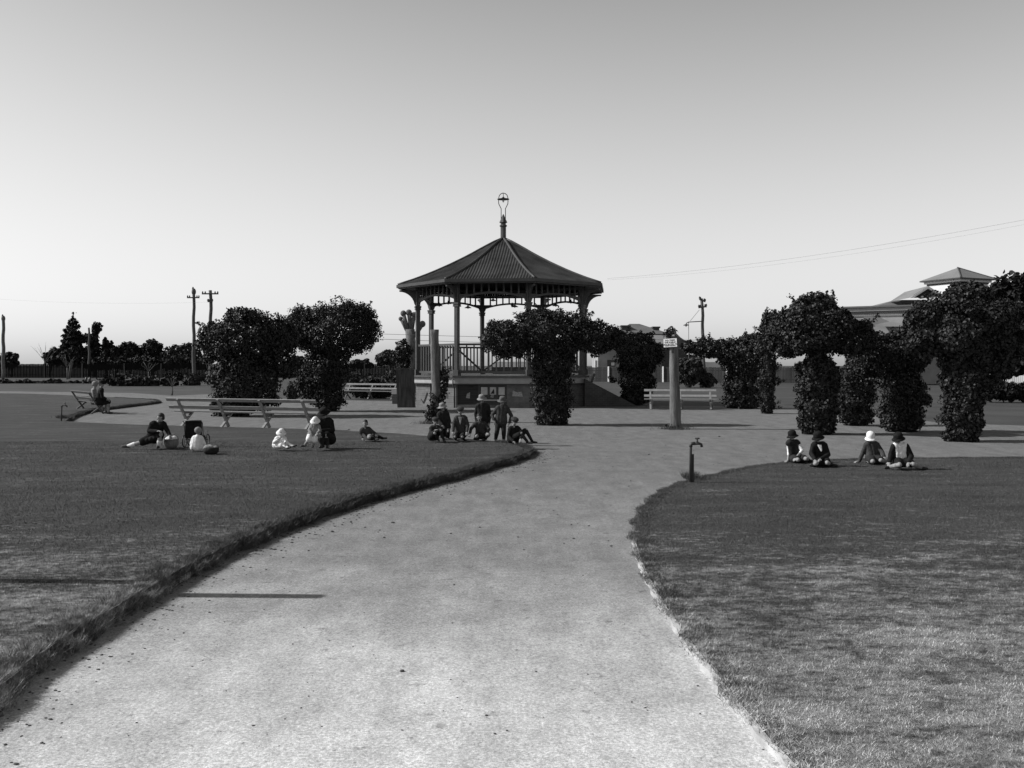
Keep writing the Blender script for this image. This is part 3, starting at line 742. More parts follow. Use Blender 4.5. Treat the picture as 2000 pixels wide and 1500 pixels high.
# ------------------------------------------------------------------ benches
def bench(label, P0, P1, facing, nfr, seat=.43, hgt=.8, m=M_benchm, group='slatted garden benches', z=0, over=.25, ml=None):
    P0 = Vector((P0[0], P0[1], z)); P1 = Vector((P1[0], P1[1], z)); u = (P1-P0).normalized(); L = (P1-P0).length
    f = Vector((-u.y, u.x, 0)); f = f if f.dot(Vector(facing)) > 0 else -f
    t = thing('garden_bench', label, 'bench', (P0+P1)/2, group); ml = ml or m
    for i in range(nfr):
        o = P0+u*(over+(L-2*over)*i/(nfr-1)); q = MB(); W = Vector((0, 0, 1))
        q.beam(o+f*-.3+W*hgt, o+f*.22+W*0.0, .055, .07, u); q.beam(o+u*.056+f*-.2, o+u*.056+f*.3+W*(seat-.03), .05, .07, u)
        q.beam(o+u*.03+f*-.08+W*(seat-.04), o+u*.03+f*.32+W*(seat-.04), .05, .06)
        child(q, 'leg_frame', ml, t)
    W = Vector((0, 0, 1)); lean = Vector(f*-.3+W*hgt)-Vector(f*.22); ln = lean.normalized()
    def slat(name, off, zz, w_, th, up):
        q = MB(); q.beam(P0+f*off+W*zz, P1+f*off+W*zz, th, w_, up); child(q, name, m, t)
    nrm = f.cross(u); 
    slat('back_slat', -.262, hgt-.02, .1, .03, ln); slat('back_slat', -.135, hgt-.24, .1, .03, ln)
    slat('seat_slat', .0, seat, .03, .13, W); slat('seat_slat', .16, seat, .03, .13, W); slat('seat_slat', .32, seat, .03, .1, W)
    return t
bench('long pale wooden bench seen from behind on the edge of the left lawn', (-9.95, 27.45), (-5.25, 25.75), (.3, 1, 0), 4, z=.04, over=.42)
bench('white slatted bench behind the signed log post', (at(1258, 0, 38.5).x, 38.45), (at(1400, 0, 38.1).x, 38.1), (0, -1, 0), 3, m=M_benchw, ml=M_benchw)
bench('weathered slatted bench tucked against shrubs left of the plank screen', (at(668, 0, 50).x, 50.5), (at(776, 0, 49).x, 49), (0, -1, 0), 3, m=M_bencho2, ml=M_bencho2, z=.02)
bench('dark iron-legged bench with the seated couple', (-15.35, 34.75), (-17.2, 37.2), (1, .7, 0), 2, m=M_bencho, over=.15, ml=M_bencho, z=.0)

# ------------------------------------------------------------------ taps
def tap(label, px, base, top, z, wood=True):
    b = gp(px, base, z); Y = b.y; t = thing('standpipe_tap', label, 'tap', b); s = Y/F; zt = at(px, top, Y).z
    q = MB(); q.tube([b, Vector((b.x+.01, Y, zt-.1)), Vector((b.x+.01, Y, zt-.09))], .02, 10); child(q, 'pipe', M_grey, t, True)
    if wood: q = MB(); q.beam(b+Vector((.035, .03, -.03)), b+Vector((.035, .03, .42)), .05, .035, (0, 1, 0)); child(q, 'stake', M_plank, t)
    q = MB(); x, z0 = b.x+.01, zt-.1
    q.tube([(x, Y, z0-.03), (x, Y, z0), (x+.015, Y, z0+.02), (x+.06, Y, z0+.022)], .026, 10)
    q.tube([(x+.05, Y, z0+.022), (x+.12, Y, z0+.022), (x+.155, Y, z0+.01), (x+.165, Y, z0-.03)], [.024, .022, .02, .022], 10)
    q.tube([(x+.095, Y, z0+.02), (x+.095, Y, z0+.08)], [.02, .013], 10); child(q, 'spout', M_iron, t, True)
    q = MB(); q.tube([(x+.06, Y, z0+.098), (x+.13, Y, z0+.098)], .012, 8); q.tube([(x+.095, Y, z0+.07), (x+.095, Y, z0+.1)], .009, 8); q.tube([(x+.095, Y-.03, z0+.098), (x+.095, Y+.03, z0+.098)], .01, 8); child(q, 'handle', M_iron, t, True)
tap('standpipe tap with a wooden stake at the rim of the right lawn', 1348, 942, 856, RZ)
tap('thin standpipe tap at the far left point of the left lawn', 120, 822, 787, LZ, False)

# ------------------------------------------------------------------ utility poles, wires
def upole(label, px, base_Y, top, arms, r=.16, m=M_pole, lean=0, knob=False):
    b = Vector(((px-1000)*base_Y/F, base_Y, 0)); zt = at(px, top, base_Y).z; t = thing('utility_pole', label, 'pole', b, 'tall timber poles beyond the court')
    q = MB(); n = 10; q.tube([b+Vector((lean*i/n+.05*math.sin(i*1.7), 0, zt*i/n)) for i in range(n+1)], [r*(1.15-.3*i/n) for i in range(n+1)], 10); child(q, 'shaft', m, t, True)
    if knob: q = MB(); q.ell(b+Vector((lean, 0, zt-.3)), (.27, .25, .42), None, 8, 6); q.ell(b+Vector((lean-.1, 0, zt+.05)), (.12, .1, .25), None, 8, 6); child(q, 'stub_crown', m, t, True)
    for py, hw, tl in arms:
        z = at(px, py, base_Y).z; x = b.x+lean*z/zt; w_ = hw*base_Y/F
        q = MB(); q.beam((x-w_, base_Y-.18, z-tl), (x+w_, base_Y-.18, z+tl), .1, .14); ao = child(q, 'cross_arm', M_pole, t)
        for f_ in (-.92, -.6, .6, .92):
            q = MB(); q.lathe([(.06, 0), (.09, .06), (.07, .12), (.05, .2), (0, .22)], (x+w_*f_, base_Y-.18, z+tl*f_+.06), 8); child(q, 'insulator', M_grey, ao, True)
    return t
upole('tall rough pole with one crossarm and a lopped head, left of its twin', 378.5, 110, 565, [(581.5, 12, 0)], .19, knob=True)
upole('tall pole whose crossarm sits near its top, just above the left climber', 411.5, 100, 567, [(574, 16, .0), (589, 5, 0)], .19)
upole('lone knobbly pole at the far left edge', 6.5, 125, 618, [], .22, M_bark, knob=True)
upole('leaning pole with two short crossarms above the right bench', 1376, 90, 583, [(587, 6, -.12), (600, 8, .05)], .16, lean=-.25)
upole('slender pole rising among the left trees', 174, 140, 640, [], .16)
sl = thing('street_lamp', 'street lamp on a long bracket arm reaching left from the leaning pole', 'lamp', at(1372, 628, 89.8))
q = MB(); q.tube([at(1372, 627.5, 89.8), at(1345, 629, 89.8), at(1341, 631, 89.8), at(1340, 634, 89.8)], .05, 6); child(q, 'bracket_arm', M_pole, sl, True)
q = MB(); c = at(1340, 635, 89.8); q.lathe([(0, .15), (.08, .1), (.28, 0), (.26, -.04), (0, .02)], c, 14); child(q, 'shade', M_pole, sl, True)
q = MB(); q.ell(c+Vector((0, 0, -.08)), .08, None, 8, 6); child(q, 'bulb', M_bulb, sl, True)
q = MB(); q.tube([at(1366, 605, 89.9), at(1348, 627, 89.9)], .02, 4); q.tube([at(1345, 630, 89.8), at(1345, 700, 89.8)], .025, 4); child(q, 'stay_wire', M_wire, sl)
ll = thing('street_lamp', 'small white-shaded lamp hung from a curved bracket at the left twin poles', 'lamp', at(395, 620, 99.8))
q = MB(); q.tube([at(411, 638, 99.8), at(404, 637, 99.8), at(398, 631, 99.8), at(393, 632, 99.8), at(390, 640, 99.8)], .045, 6); child(q, 'bracket_arm', M_pole, ll, True)
q = MB(); q.ell(at(390, 644, 99.8), (.2, .2, .22), None, 10, 8); child(q, 'shade', M_tin, ll, True)
def wire(label, pts, r, sag=0, name='overhead_wire'):
    a, b = [at(*p) for p in pts]; n = 16
    q = MB(); q.tube([a.lerp(b, i/n)-Vector((0, 0, sag*4*(i/n)*(1-i/n))) for i in range(n+1)], r, 4); o = q.build(name, M_wire); tag(o, label, 'wire', 'wires'); return o
wire('upper of the two thin wires running from the bandstand eave up to the right', ((1186, 544, 45), (2040, 422, 30)), .0032, .25)
wire('lower of the two thin wires running from the bandstand eave up to the right', ((1186, 546.5, 44.6), (2040, 431, 30)), .002, .3)
wire('upper strand of the low wires crossing behind the bandstand', ((735, 652, 60), (1520, 665, 60)), .012, .1)
wire('lower strand of the low wires crossing behind the bandstand', ((735, 662, 60), (1480, 678, 60)), .012, .1)
wire('faint telephone wire from the left edge to the twin poles', ((-60, 580, 118), (412, 590, 100)), .004, .4)

# off-frame post whose shadow crosses the foreground
sp = thing('timber_post', 'bare timber post just outside the left edge, casting the long foreground shadow', 'post', (-4.75, 7.42, 0))
q = MB(); q.tube([(-4.75, 7.42, 0), (-4.75, 7.42, 1.2), (-4.75, 7.42, 2.35)], [.075, .07, .065], 12); child(q, 'trunk', M_post, sp, True)

# ------------------------------------------------------------------ fences
def palings(label, x0, x1, Y, top, bw, m, posts, pm, name='paling_fence', base=0, Y1=None, group=None):
    Y1 = Y1 or Y; t = thing(name, label, 'fence', ((x0+x1)/2, Y, base), group); rr = random.Random(int(Y)); q = MB(); n = int((x1-x0)/bw)
    u = Vector((x1-x0, Y1-Y, 0)).normalized(); nn = Vector((u.y, -u.x, 0)); o = Vector((x0, Y, base)); L = Vector((x1-x0, Y1-Y, 0)).length
    n = int(L/bw)
    for i in range(n):
        q.obox(o, u, nn, i*bw, i*bw+bw*.88, 0, .02+.01*rr.random(), 0, top+rr.uniform(-.03, .03))
    child(q, 'palings', m, t)
    q = MB(); q.obox(o, u, nn, 0, L, -.06, 0, top*.75, top*.75+.08); q.obox(o, u, nn, 0, L, -.06, 0, top*.2, top*.2+.08); child(q, 'rail', m, t)
    for px in posts:
        d = (px-x0)/(x1-x0)*L; q = MB(); q.obox(o, u, nn, d-.08, d+.08, .03, .16, 0, top+.08); child(q, 'post', pm, t)
    return t
X_ = lambda px, Y: (px-1000)*Y/F
palings('long dark paling fence closing the left background', X_(-120, 137), X_(800, 137), 137, 2.03, .22, M_fenced, [X_(p, 137) for p in (8, 87, 161, 243, 315, 470, 600, 712)], M_pole)
palings('weathered grey paling fence with pale posts behind the right lawns', X_(1130, 106), X_(1905, 90), 106, 1.62, .16, M_fencer, [X_(p, 104) for p in (1190, 1290, 1401, 1524, 1690)], M_white, Y1=90)
palings('pale unpainted paling fence at the right edge', X_(1890, 62), X_(2120, 55), 62, 1.75, .14, M_fencel, [], M_fencel, Y1=55)

# ------------------------------------------------------------------ distant trees and shrubs
def bush(label, px, base, ells, n, size, seed, m=M_far, name='shrub', cat='shrub', Y=None, group=None, trunk=True, **kw):
    Y = Y or gy(base); b = Vector(((px-1000)*Y/F, Y, 0)); t = thing(name, label, cat, b, group)
    E = [pe(*e[:4], Y, .9, e[4] if len(e) > 4 else 0) for e in ells]
    foliage('foliage' if cat == 'shrub' else 'crown', E, n, size, m, t, seed, **kw)
    q = MB(); hh = max(e[0][2] for e in E); rr = random.Random(seed); r = max(.03, .035*hh)
    q.tube([b, b+Vector((.05*hh, 0, hh*.5)), b+Vector((0, 0, hh))], [r*1.3, r, r*.5], 7)
    for e in E:
        c = Vector(e[0]); q.tube([b+Vector((0, 0, hh*.4)), (b+Vector((0, 0, hh*.4))).lerp(c, .6)+Vector((0, 0, .1*hh)), c+Vector((0, 0, e[1][2]*.5))], [r*.6, r*.4, r*.15], 5)
    child(q, 'trunk' if cat == 'tree' else 'stem', M_bark, t, True); return t
TG = 'trees beyond the left fence'
def tr(label, px, ells, n, size, seed, Y=150, m=M_far, **kw): return bush(label, px, 0, ells, n, size, seed, m, 'tree', 'tree', Y, TG, **kw)
tr('low dark tree at the far left behind the lone pole', 22, [(5, 702, 9, 12), (17, 698, 6, 11), (28, 703, 7, 9), (14, 710, 20, 8)], 1800, .45, 51, lump=.25)
tr('small round tree just left of the pine', 97, [(95, 697, 9, 9), (110, 690, 11, 10), (122, 700, 18, 12), (105, 706, 14, 8)], 2500, .45, 52, lump=.2)
tr('feathery tall tree with a separate top knot right of the pine', 185, [(187, 645, 8, 12), (183, 668, 10, 10), (176, 662, 7, 9), (178, 692, 18, 16), (190, 706, 20, 14)], 3800, .45, 53, lump=.22)
tr('pointed slim tree in the left treeline', 206, [(206, 672, 6, 14), (210, 693, 13, 16), (205, 709, 18, 12)], 2400, .45, 54, lump=.2)
tr('dark rounded tree in the left treeline between slim and domed ones', 228, [(230, 692, 17, 16), (218, 675, 3, 10), (238, 708, 20, 12)], 2600, .45, 55)
tr('broad domed tree in the middle of the left treeline', 254, [(254, 684, 18, 17), (262, 695, 18, 16), (250, 708, 20, 12)], 3200, .45, 56, lump=.12)
tr('knobbly-topped tree right of the domed one', 297, [(299, 672, 8, 9), (286, 680, 7, 8), (309, 681, 7, 8), (296, 688, 18, 16), (300, 706, 24, 12)], 3400, .45, 57, lump=.25)
tr('loose-leaved tree reaching to the left climber', 348, [(330, 695, 16, 14), (345, 686, 14, 12), (365, 684, 14, 13), (352, 702, 34, 15), (378, 695, 14, 16)], 4200, .4, 58, m=M_farl, lump=.25)
tr('low dark tree seen between the left climbers', 582, [(582, 708, 18, 13)], 1500, .4, 59)
bush('dark leafy tree left of the ivy-wrapped stump', 758, 0, [(758, 697, 16, 13), (745, 703, 10, 9), (770, 700, 10, 12)], 3500, .4, 60, M_farl, 'tree', 'tree', 130, TG)
tr('scrubby low tree just right of the second climber', 705, [(705, 712, 22, 8)], 1500, .4, 61)
bush('low tangled scrub filling the gap between the dark fence and the left treeline', 290, 0, [(x_, 708+(i_ % 3), 22, 9+(i_*7) % 5) for i_, x_ in enumerate(range(150, 410, 22))], 7000, .4, 64, M_far, 'scrub', 'scrub', 144, None)
# pine
Yq = 128; pb = Vector((X_(142, Yq), Yq, 0)); pine = thing('pine_tree', 'tiered pine with a bare leading shoot standing inside the left fence', 'tree', pb)
q = MB(); zt = at(143, 609, Yq).z
q.tube([pb+Vector((-.5, 0, 0)), pb+Vector((-.2, 0, 2)), pb+Vector((0, 0, zt*.6)), pb+Vector((.05, 0, zt))], [.2, .18, .12, .05], 8); child(q, 'trunk', M_bark, pine, True)
E = []; rr = random.Random(9)
for py, hw, th in ((612, 1.2, 3), (618, 1.2, 3), (624, 5, 3), (635, 8, 4), (643, 13, 5), (653, 18, 6), (661, 21, 6), (671, 24, 7), (682, 24, 8), (692, 26, 9), (700, 22, 7)):
    k = 1 if hw < 3 else 7
    for i in range(k):
        a = 6.28*i/k+py; f = .62 if hw > 3 else 0
        jj = rr.uniform(.6, 1.25) if hw > 3 else 1; c = at(143+math.cos(a)*hw*f*jj+(rr.uniform(-2, 2) if hw > 3 else 0), py-abs(f)*2*(1 if hw > 6 else 0)+(rr.uniform(-5, 3) if hw > 6 else 0), Yq+math.sin(a)*hw*f*Yq/F); s = Yq/F
        E.append((tuple(c), (max(.1, hw*.36*s*rr.uniform(.7, 1.2)), max(.1, hw*.36*s), th*.8*s*rr.uniform(.6, 1.2))))
foliage('crown', E, 11000, .26, M_far, pine, 70, lump=.2, droop=-.5, twigs=40, twl=.5)
q = MB()
for e_ in E[3:]: c = Vector(e_[0]); q.tube([(pb.x, pb.y, c.z-.5), c], [.06, .02], 5)
child(q, 'branch', M_bark, pine)
# right edge tree (dark, spiky) behind the largest climber
bush('dark bristly conifer rising behind the largest climber at the right edge', 2060, 0, [(1965, 590, 22, 30), (1985, 620, 40, 45), (2010, 600, 30, 50), (1990, 680, 45, 50)], 9000, .22, 71, M_far, 'tree', 'tree', 34, None, twigs=250, twl=.8, droop=-1)
# shrubs in the right background
bush('dense dark shrub behind the white bench, right of the signed post', 1345, 757, [(1345, 727, 24, 24), (1330, 715, 14, 14), (1360, 722, 14, 20)], 4200, .25, 72, M_farl, group='background shrubs')
bush('round shrub beside the dense one, nearer the white fence post', 1380, 757, [(1382, 742, 14, 14), (1368, 735, 12, 12)], 2400, .22, 73, M_farl, group='background shrubs')
bush('small weed clump at the foot of the leftmost pale fence post', 1196, 748, [(1196, 743, 5, 5)], 300, .25, 74, group='background shrubs')
bush('low dark hedge in front of the pale palings at the right edge', 1960, 786, [(1935, 762, 22, 16), (1965, 764, 30, 18), (2010, 764, 34, 18)], 6000, .16, 75, name='hedge', group=None, lump=.08)
for i, (px, py, w_, h_, lab) in enumerate([(715, 772, 30, 22, 'leafy shrub crowding the weathered bench on its left side'), (752, 772, 22, 18, 'leafy shrub crowding the weathered bench near the pier'), (690, 750, 14, 14, 'broad-leaved plant above the left end of the weathered bench'),
      (575, 775, 14, 18, 'small bush in the gap between the two left climbers'), (762, 745, 8, 12, 'dark bush beside the ivy-wrapped stump')]):
    bush(lab, px, py+6, [(px, py-h_*.6, w_, h_*.7), (px+w_*.4, py-h_*.9, w_*.5, h_*.5)], 2200, .2, 80+i, M_farl, group='background shrubs', twigs=20)
for i, (px, py, w_, h_, lab) in enumerate([(262, 752, 16, 11, 'spiky dark bedding plant in the left garden bed, tallest of them'), (236, 752, 12, 7, 'low bushy plant left of the spiky one in the garden bed'), (293, 752, 16, 6, 'pale grassy mound in the middle of the garden bed'),
      (330, 752, 13, 6, 'dark low plant by the lopped sapling'), (375, 751, 15, 6, 'dark rounded mound near the right end of the garden bed'), (210, 748, 10, 4, 'pale low plants behind the seated couple'), (385, 742, 18, 6, 'pale leafy mound at the back of the garden bed'), (345, 742, 16, 4, 'flat leafy patch behind the lopped sapling')]):
    bush(lab, px, py+2, [(px, py-h_*.5, w_, h_)], 900, .3, 90+i, M_farl if i % 2 == 0 else M_far, group='garden bed plants', twigs=14, twl=.8)
def sapling(label, px, base, top, r, seed, m=M_bark, kinks=5, spread=1.2, z=0):
    b = gp(px, base, z); Y = b.y; t = thing('bare_sapling', label, 'tree', b, 'bare saplings'); q = MB(); rr = random.Random(seed); zt = at(px, top, Y).z; fk = b.z+(zt-b.z)*.45
    r *= .5; spread *= .7; q.tube([b, b+Vector((.03, 0, (fk-b.z)*.5)), Vector((b.x, Y, fk))], [r*1.2, r, r*.85], 8); child(q, 'trunk', m, t, True)
    q = MB()
    for i in range(kinks):
        a = 6.28*i/kinks+seed; e = Vector((b.x+math.cos(a)*spread*rr.uniform(.3, 1), Y+math.sin(a)*spread*.6, fk+(zt-fk)*rr.uniform(.5, 1)))
        s = Vector((b.x, Y, fk*.98)); md = s.lerp(e, .5)+Vector((0, 0, .15)); q.tube([s, md, e], [r*.6, r*.4, r*.15], 5); q.tube([md, md+Vector((rr.uniform(-.4, .4), 0, .6))*spread*.5], [r*.3, r*.1], 4)
    child(q, 'branch', m, t, True); return t
sapling('lopped sapling with a few twigs at the edge of the far left lawn', 336, 772, 737, .09, 1, spread=.7)
sapling('thin leaning pale sapling in front of the pine', 131, 741, 690, .16, 2, spread=3)
sapling('bare twiggy sapling left of the pine', 88, 738, 668, .1, 3, spread=4, kinks=8)
sapling('thin sapling before the middle of the dark fence', 243, 736, 705, .16, 4, spread=2)
sapling('thin sapling above the garden bed', 290, 742, 706, .14, 5, spread=2)
sapling('pale thin stake-like sapling beside the left climber', 407, 748, 700, .13, 6, spread=1, kinks=3)
# pollard tree behind the bandstand's left post
pl = thing('pollard_tree', 'lopped pollard trunk with knobbly fists beside the left bandstand post', 'tree', Vector((X_(803, 62), 62, 0)))
q = MB(); bx = X_(803, 62)
q.tube([(bx, 62, 0), (bx+.05, 62, 1.5), (bx, 62, 3.0), (bx-.08, 62, 4.2)], [.3, .27, .3, .32], 12); child(q, 'trunk', M_bark, pl, True)
for (a, b_, r) in (((-.2, 4.1), (-.52, 5.25), .14), ((0, 4.2), (-.15, 5.3), .15), ((.05, 4.2), (.2, 5.15), .14), ((.2, 3.7), (.75, 4.55), .15), ((-.25, 4.0), (-.7, 4.9), .1)):
    q = MB(); q.tube([(bx+a[0], 62, a[1]), (bx+b_[0], 62, b_[1])], [r, r*.9], 8); q.ell((bx+b_[0], 62, b_[1]), (r*1.4, r*1.3, r*1.5), None, 8, 6); child(q, 'lopped_limb', M_bark, pl, True)
# two dark stumps by the bed
for px, lab in ((168, 'left of two small dark stumps near the far bed'), (175, 'right and wider of two small dark stumps near the far bed')):
    b = gp(px, 749); t = thing('tree_stump', lab, 'stump', b, 'small dark stumps'); q = MB(); q.tube([b, b+Vector((0, 0, .35)), b+Vector((.04, 0, .62))], [.17 if px > 170 else .11, .14 if px > 170 else .09, .1], 8); child(q, 'bark', M_darkp, t, True)
# low clipped hedge line at far left (dark line)
bush('low dark clipped hedge along the far left lawn', 60, 749, [(0, 747.5, 60, 3), (90, 747.5, 60, 3), (-90, 747.5, 50, 3), (160, 748, 30, 2.2)], 5000, .22, 120, name='hedge', lump=.05)

# ------------------------------------------------------------------ houses
def hip_roof(x0, x1, y0, y1, z0, z1, rx0, rx1, mb):
    ym = (y0+y1)/2; mb.add([(x0, y0, z0), (x1, y0, z0), (x1, y1, z0), (x0, y1, z0), (rx0, ym, z1), (rx1, ym, z1)], [(0, 1, 5, 4), (1, 2, 5), (2, 3, 4, 5), (3, 0, 4), (3, 2, 1, 0)])
YH = 122; xh = lambda p: X_(p, YH); zh = lambda p: H+(HY-p)*YH/F
hs = thing('house', 'cottage with a steep hipped roof and brick chimneys behind the signed post', 'house', (xh(1260), YH, 0))
q = MB(); q.box(xh(1168), xh(1302), YH, YH+9, 0, zh(668)); child(q, 'wall', M_render, hs)
q = MB(); q.box(xh(1292), xh(1335), YH-2.2, YH-.01, 0, zh(683)); child(q, 'wing_wall', M_brickd, hs)
q = MB(); hip_roof(xh(1205), xh(1312), YH+.5, YH+8.5, zh(652)+.004, zh(629.5), xh(1238), xh(1258), q); rfo = child(q, 'roof', M_slate, hs)
q = MB(); q.add([(xh(1160), YH-3, zh(672)), (xh(1309), YH-3, zh(672)), (xh(1309), YH+.8, zh(652.5)), (xh(1170), YH+.8, zh(652.5)), (xh(1160), YH-3, zh(672)-.12), (xh(1309), YH-3, zh(672)-.12), (xh(1309), YH+.8, zh(652.5)-.12), (xh(1170), YH+.8, zh(652.5)-.12)], [(0, 1, 2, 3), (7, 6, 5, 4), (0, 4, 5, 1), (1, 5, 6, 2), (3, 7, 4, 0), (2, 6, 7, 3)]); child(q, 'veranda_roof', M_tin, hs)
q = MB()    # swept lower roof at the right
pts = [(1312, 650), (1322, 660), (1334, 668), (1352, 675), (1374, 682)]; vs = []
for a, b_ in pts: vs += [(xh(a), YH-2.6, zh(b_)), (xh(a), YH+7, zh(b_)), (xh(a), YH-2.6, zh(b_)-.15 if a < 1370 else zh(b_)-.2), (xh(a), YH+7, zh(b_)-.2)]
fs = []
for i in range(4): o_ = i*4; fs += [(o_, o_+4, o_+5, o_+1), (o_+2, o_+3, o_+7, o_+6), (o_, o_+2, o_+6, o_+4), (o_+1, o_+5, o_+7, o_+3)]
q.add(vs, fs); q.prism([(xh(1312), zh(650)-.2), (xh(1322), zh(660)-.2), (xh(1334), zh(668)-.2), (xh(1352), zh(675)-.2), (xh(1352), zh(684)), (xh(1312), zh(684))], (0, YH+2, 0), (1, 0, 0), (0, 0, 1), (0, 1, 0), 8)
child(q, 'side_roof', M_slate, hs)
for px, a, b_, w_ in ((1226, 634, 656, 8), (1286.5, 636.5, 652, 6)):
    q = MB(); q.box(xh(px-w_), xh(px+w_), YH+2, YH+3.6, zh(b_)-1, zh(a+3)); q.box(xh(px-w_)-.12, xh(px+w_)+.12, YH+1.88, YH+3.72, zh(a+3)+.003, zh(a)); child(q, 'chimney', M_brickd, rfo)
for px, w_, h0, h1, mm in ((1194, 8, 716, 703, M_glass), (1197, 3, 714, 708, M_wallw)):
    q = MB(); q.box(xh(px-w_), xh(px+w_), YH-(.05 if mm is M_glass else .1), YH-.01, zh(h0), zh(h1)); child(q, 'window' if mm is M_glass else 'blind', mm, hs)
q = MB(); q.box(xh(1161.5), xh(1166), YH-.6, YH-.2, 0, zh(704)); child(q, 'porch_post', M_wallw, hs)
# sheds between post and clump
sd = thing('shed', 'low shed with a pale wall and sloping roof right of the cottage', 'shed', (xh(1375), 118, 0)); Y3 = 118
x3 = lambda p: X_(p, Y3); z3 = lambda p: H+(HY-p)*Y3/F
q = MB(); q.box(x3(1364), x3(1425), Y3, Y3+5, 0, z3(707)); child(q, 'wall', M_wallw, sd)
q = MB(); q.prism([(x3(1336), z3(709)), (x3(1366), z3(709)), (x3(1366), z3(700)), (x3(1340), z3(704))], (0, Y3+1, 0), (1, 0, 0), (0, 0, 1), (0, 1, 0), 3); child(q, 'lean_to', M_darkp, sd)
q = MB(); q.add([(x3(1330), Y3-1, z3(706)), (x3(1372), Y3-1, z3(705)), (x3(1372), Y3+4, z3(693)), (x3(1330), Y3+4, z3(690)), (x3(1330), Y3-1, z3(707.5)), (x3(1372), Y3-1, z3(706.5)), (x3(1372), Y3+4, z3(694.5)), (x3(1330), Y3+4, z3(691.5))], [(0, 1, 2, 3), (7, 6, 5, 4), (0, 4, 5, 1), (1, 5, 6, 2), (2, 6, 7, 3), (3, 7, 4, 0)]); child(q, 'roof', M_slate, sd)
sd = thing('shed', 'long low dark-roofed building seen through the bandstand railings', 'shed', (X_(1000, 115), 115, 0)); x4 = lambda p: X_(p, 115); z4 = lambda p: H+(HY-p)*115/F
q = MB(); q.box(x4(962), x4(1060), 115, 121, 0, z4(717)); child(q, 'wall', M_darkp, sd)
q = MB(); q.add([(x4(960), 114.5, z4(717)+.01), (x4(1062), 114.5, z4(717)+.01), (x4(1056), 121, z4(706)), (x4(966), 121, z4(706))], [(0, 1, 2, 3)]); child(q, 'roof', M_slate, sd)
q = MB(); q.box(x4(1075), x4(1130), 118, 122, 0, z4(704)); child(q, 'wall', M_wallw, sd)
# big villa on the right
YV = 88; xv = lambda p: X_(p, YV); zv = lambda p: H+(HY-p)*YV/F
vl = thing('villa', 'large villa with a square lookout tower above the right-hand climbers', 'house', (xv(1800), YV, 0))
VO = Vector((xv(1765), YV-2, 0)); VU = Vector((.87, -.49, 0)).normalized(); VN = Vector((VU.y, -VU.x, 0))
q = MB(); q.obox(VO, VU, VN, -6, 0, -5, 0, 0, zv(608)); q.box(xv(1762)+.01, xv(1960), YV+3, YV+12, 0, zv(648)); child(q, 'wall', M_render, vl)
q = MB()
q.obox(VO, VU, VN, -6.3, .3, -5.3, .3, zv(601), zv(598)); child(q, 'cornice', M_slate, vl)
q = MB(); q.obox(VO, VU, VN, -6.1, .12, -5.1, .12, zv(608)+.003, zv(601)-.003); child(q, 'parapet', M_render, vl)
q = MB(); q.obox(VO, VU, VN, -6.05, .05, .002, .06, zv(619), zv(616.5)); child(q, 'string_course', M_slate, vl)
q = MB()
for i in range(36): q.obox(VO, VU, VN, -6+i*.17, -6+i*.17+.08, .003, .1, zv(608)-.22, zv(608)-.02)
child(q, 'dentils', M_darkp, vl)
q = MB(); q.add([(xv(1672), YV-2.6, zv(640)), (xv(1800), YV-2.6, zv(640)), (xv(1800), YV+1, zv(615)), (xv(1678), YV-1.1, zv(620))], [(0, 1, 2, 3)]); child(q, 'veranda_roof', M_tin, vl)
q = MB(); q.add([(xv(1690), YV+1, zv(606)), (xv(1830), YV+1, zv(622)), (xv(1990), YV+1, zv(640)), (xv(1800), YV+6, zv(577)), (xv(1900), YV+6, zv(577)), (xv(2000), YV+12, zv(640)), (xv(1700), YV+12, zv(606))], [(0, 1, 3), (1, 2, 4, 3), (2, 5, 4), (5, 6, 3, 4), (6, 0, 3)]); 
q.v = [(a, b_, c) for a, b_, c in q.v]; rv = child(q, 'roof', M_tin, vl)
q = MB(); q.prism([(xv(1776), zv(582)), (xv(1810.5), zv(559.5)), (xv(1838), zv(577)), (xv(1834), zv(579)), (xv(1810.5), zv(564)), (xv(1782), zv(582))], (0, YV-.2, 0), (1, 0, 0), (0, 0, 1), (0, 1, 0), .2); child(q, 'bargeboard', M_white, rv)
q = MB(); q.prism([(xv(1784), zv(582)), (xv(1810.5), zv(565)), (xv(1834), zv(579.5))], (0, YV-.1, 0), (1, 0, 0), (0, 0, 1), (0, 1, 0), .1); child(q, 'gable_vent', M_ink, rv)
q = MB(); ry = YV-.25
q.add([(xv(1774), ry, zv(582)), (xv(1810.5), ry, zv(558.8)), (xv(1840), ry, zv(577.3)), (xv(1780), YV+5, zv(582)), (xv(1828), YV+7, zv(558.8)), (xv(1852), YV+6, zv(575))], [(0, 1, 4, 3), (1, 2, 5, 4)]); child(q, 'gable_roof', M_tin, rv)
YT = YV+7; xt = lambda p: X_(p, YT); zt_ = lambda p: H+(HY-p)*YT/F
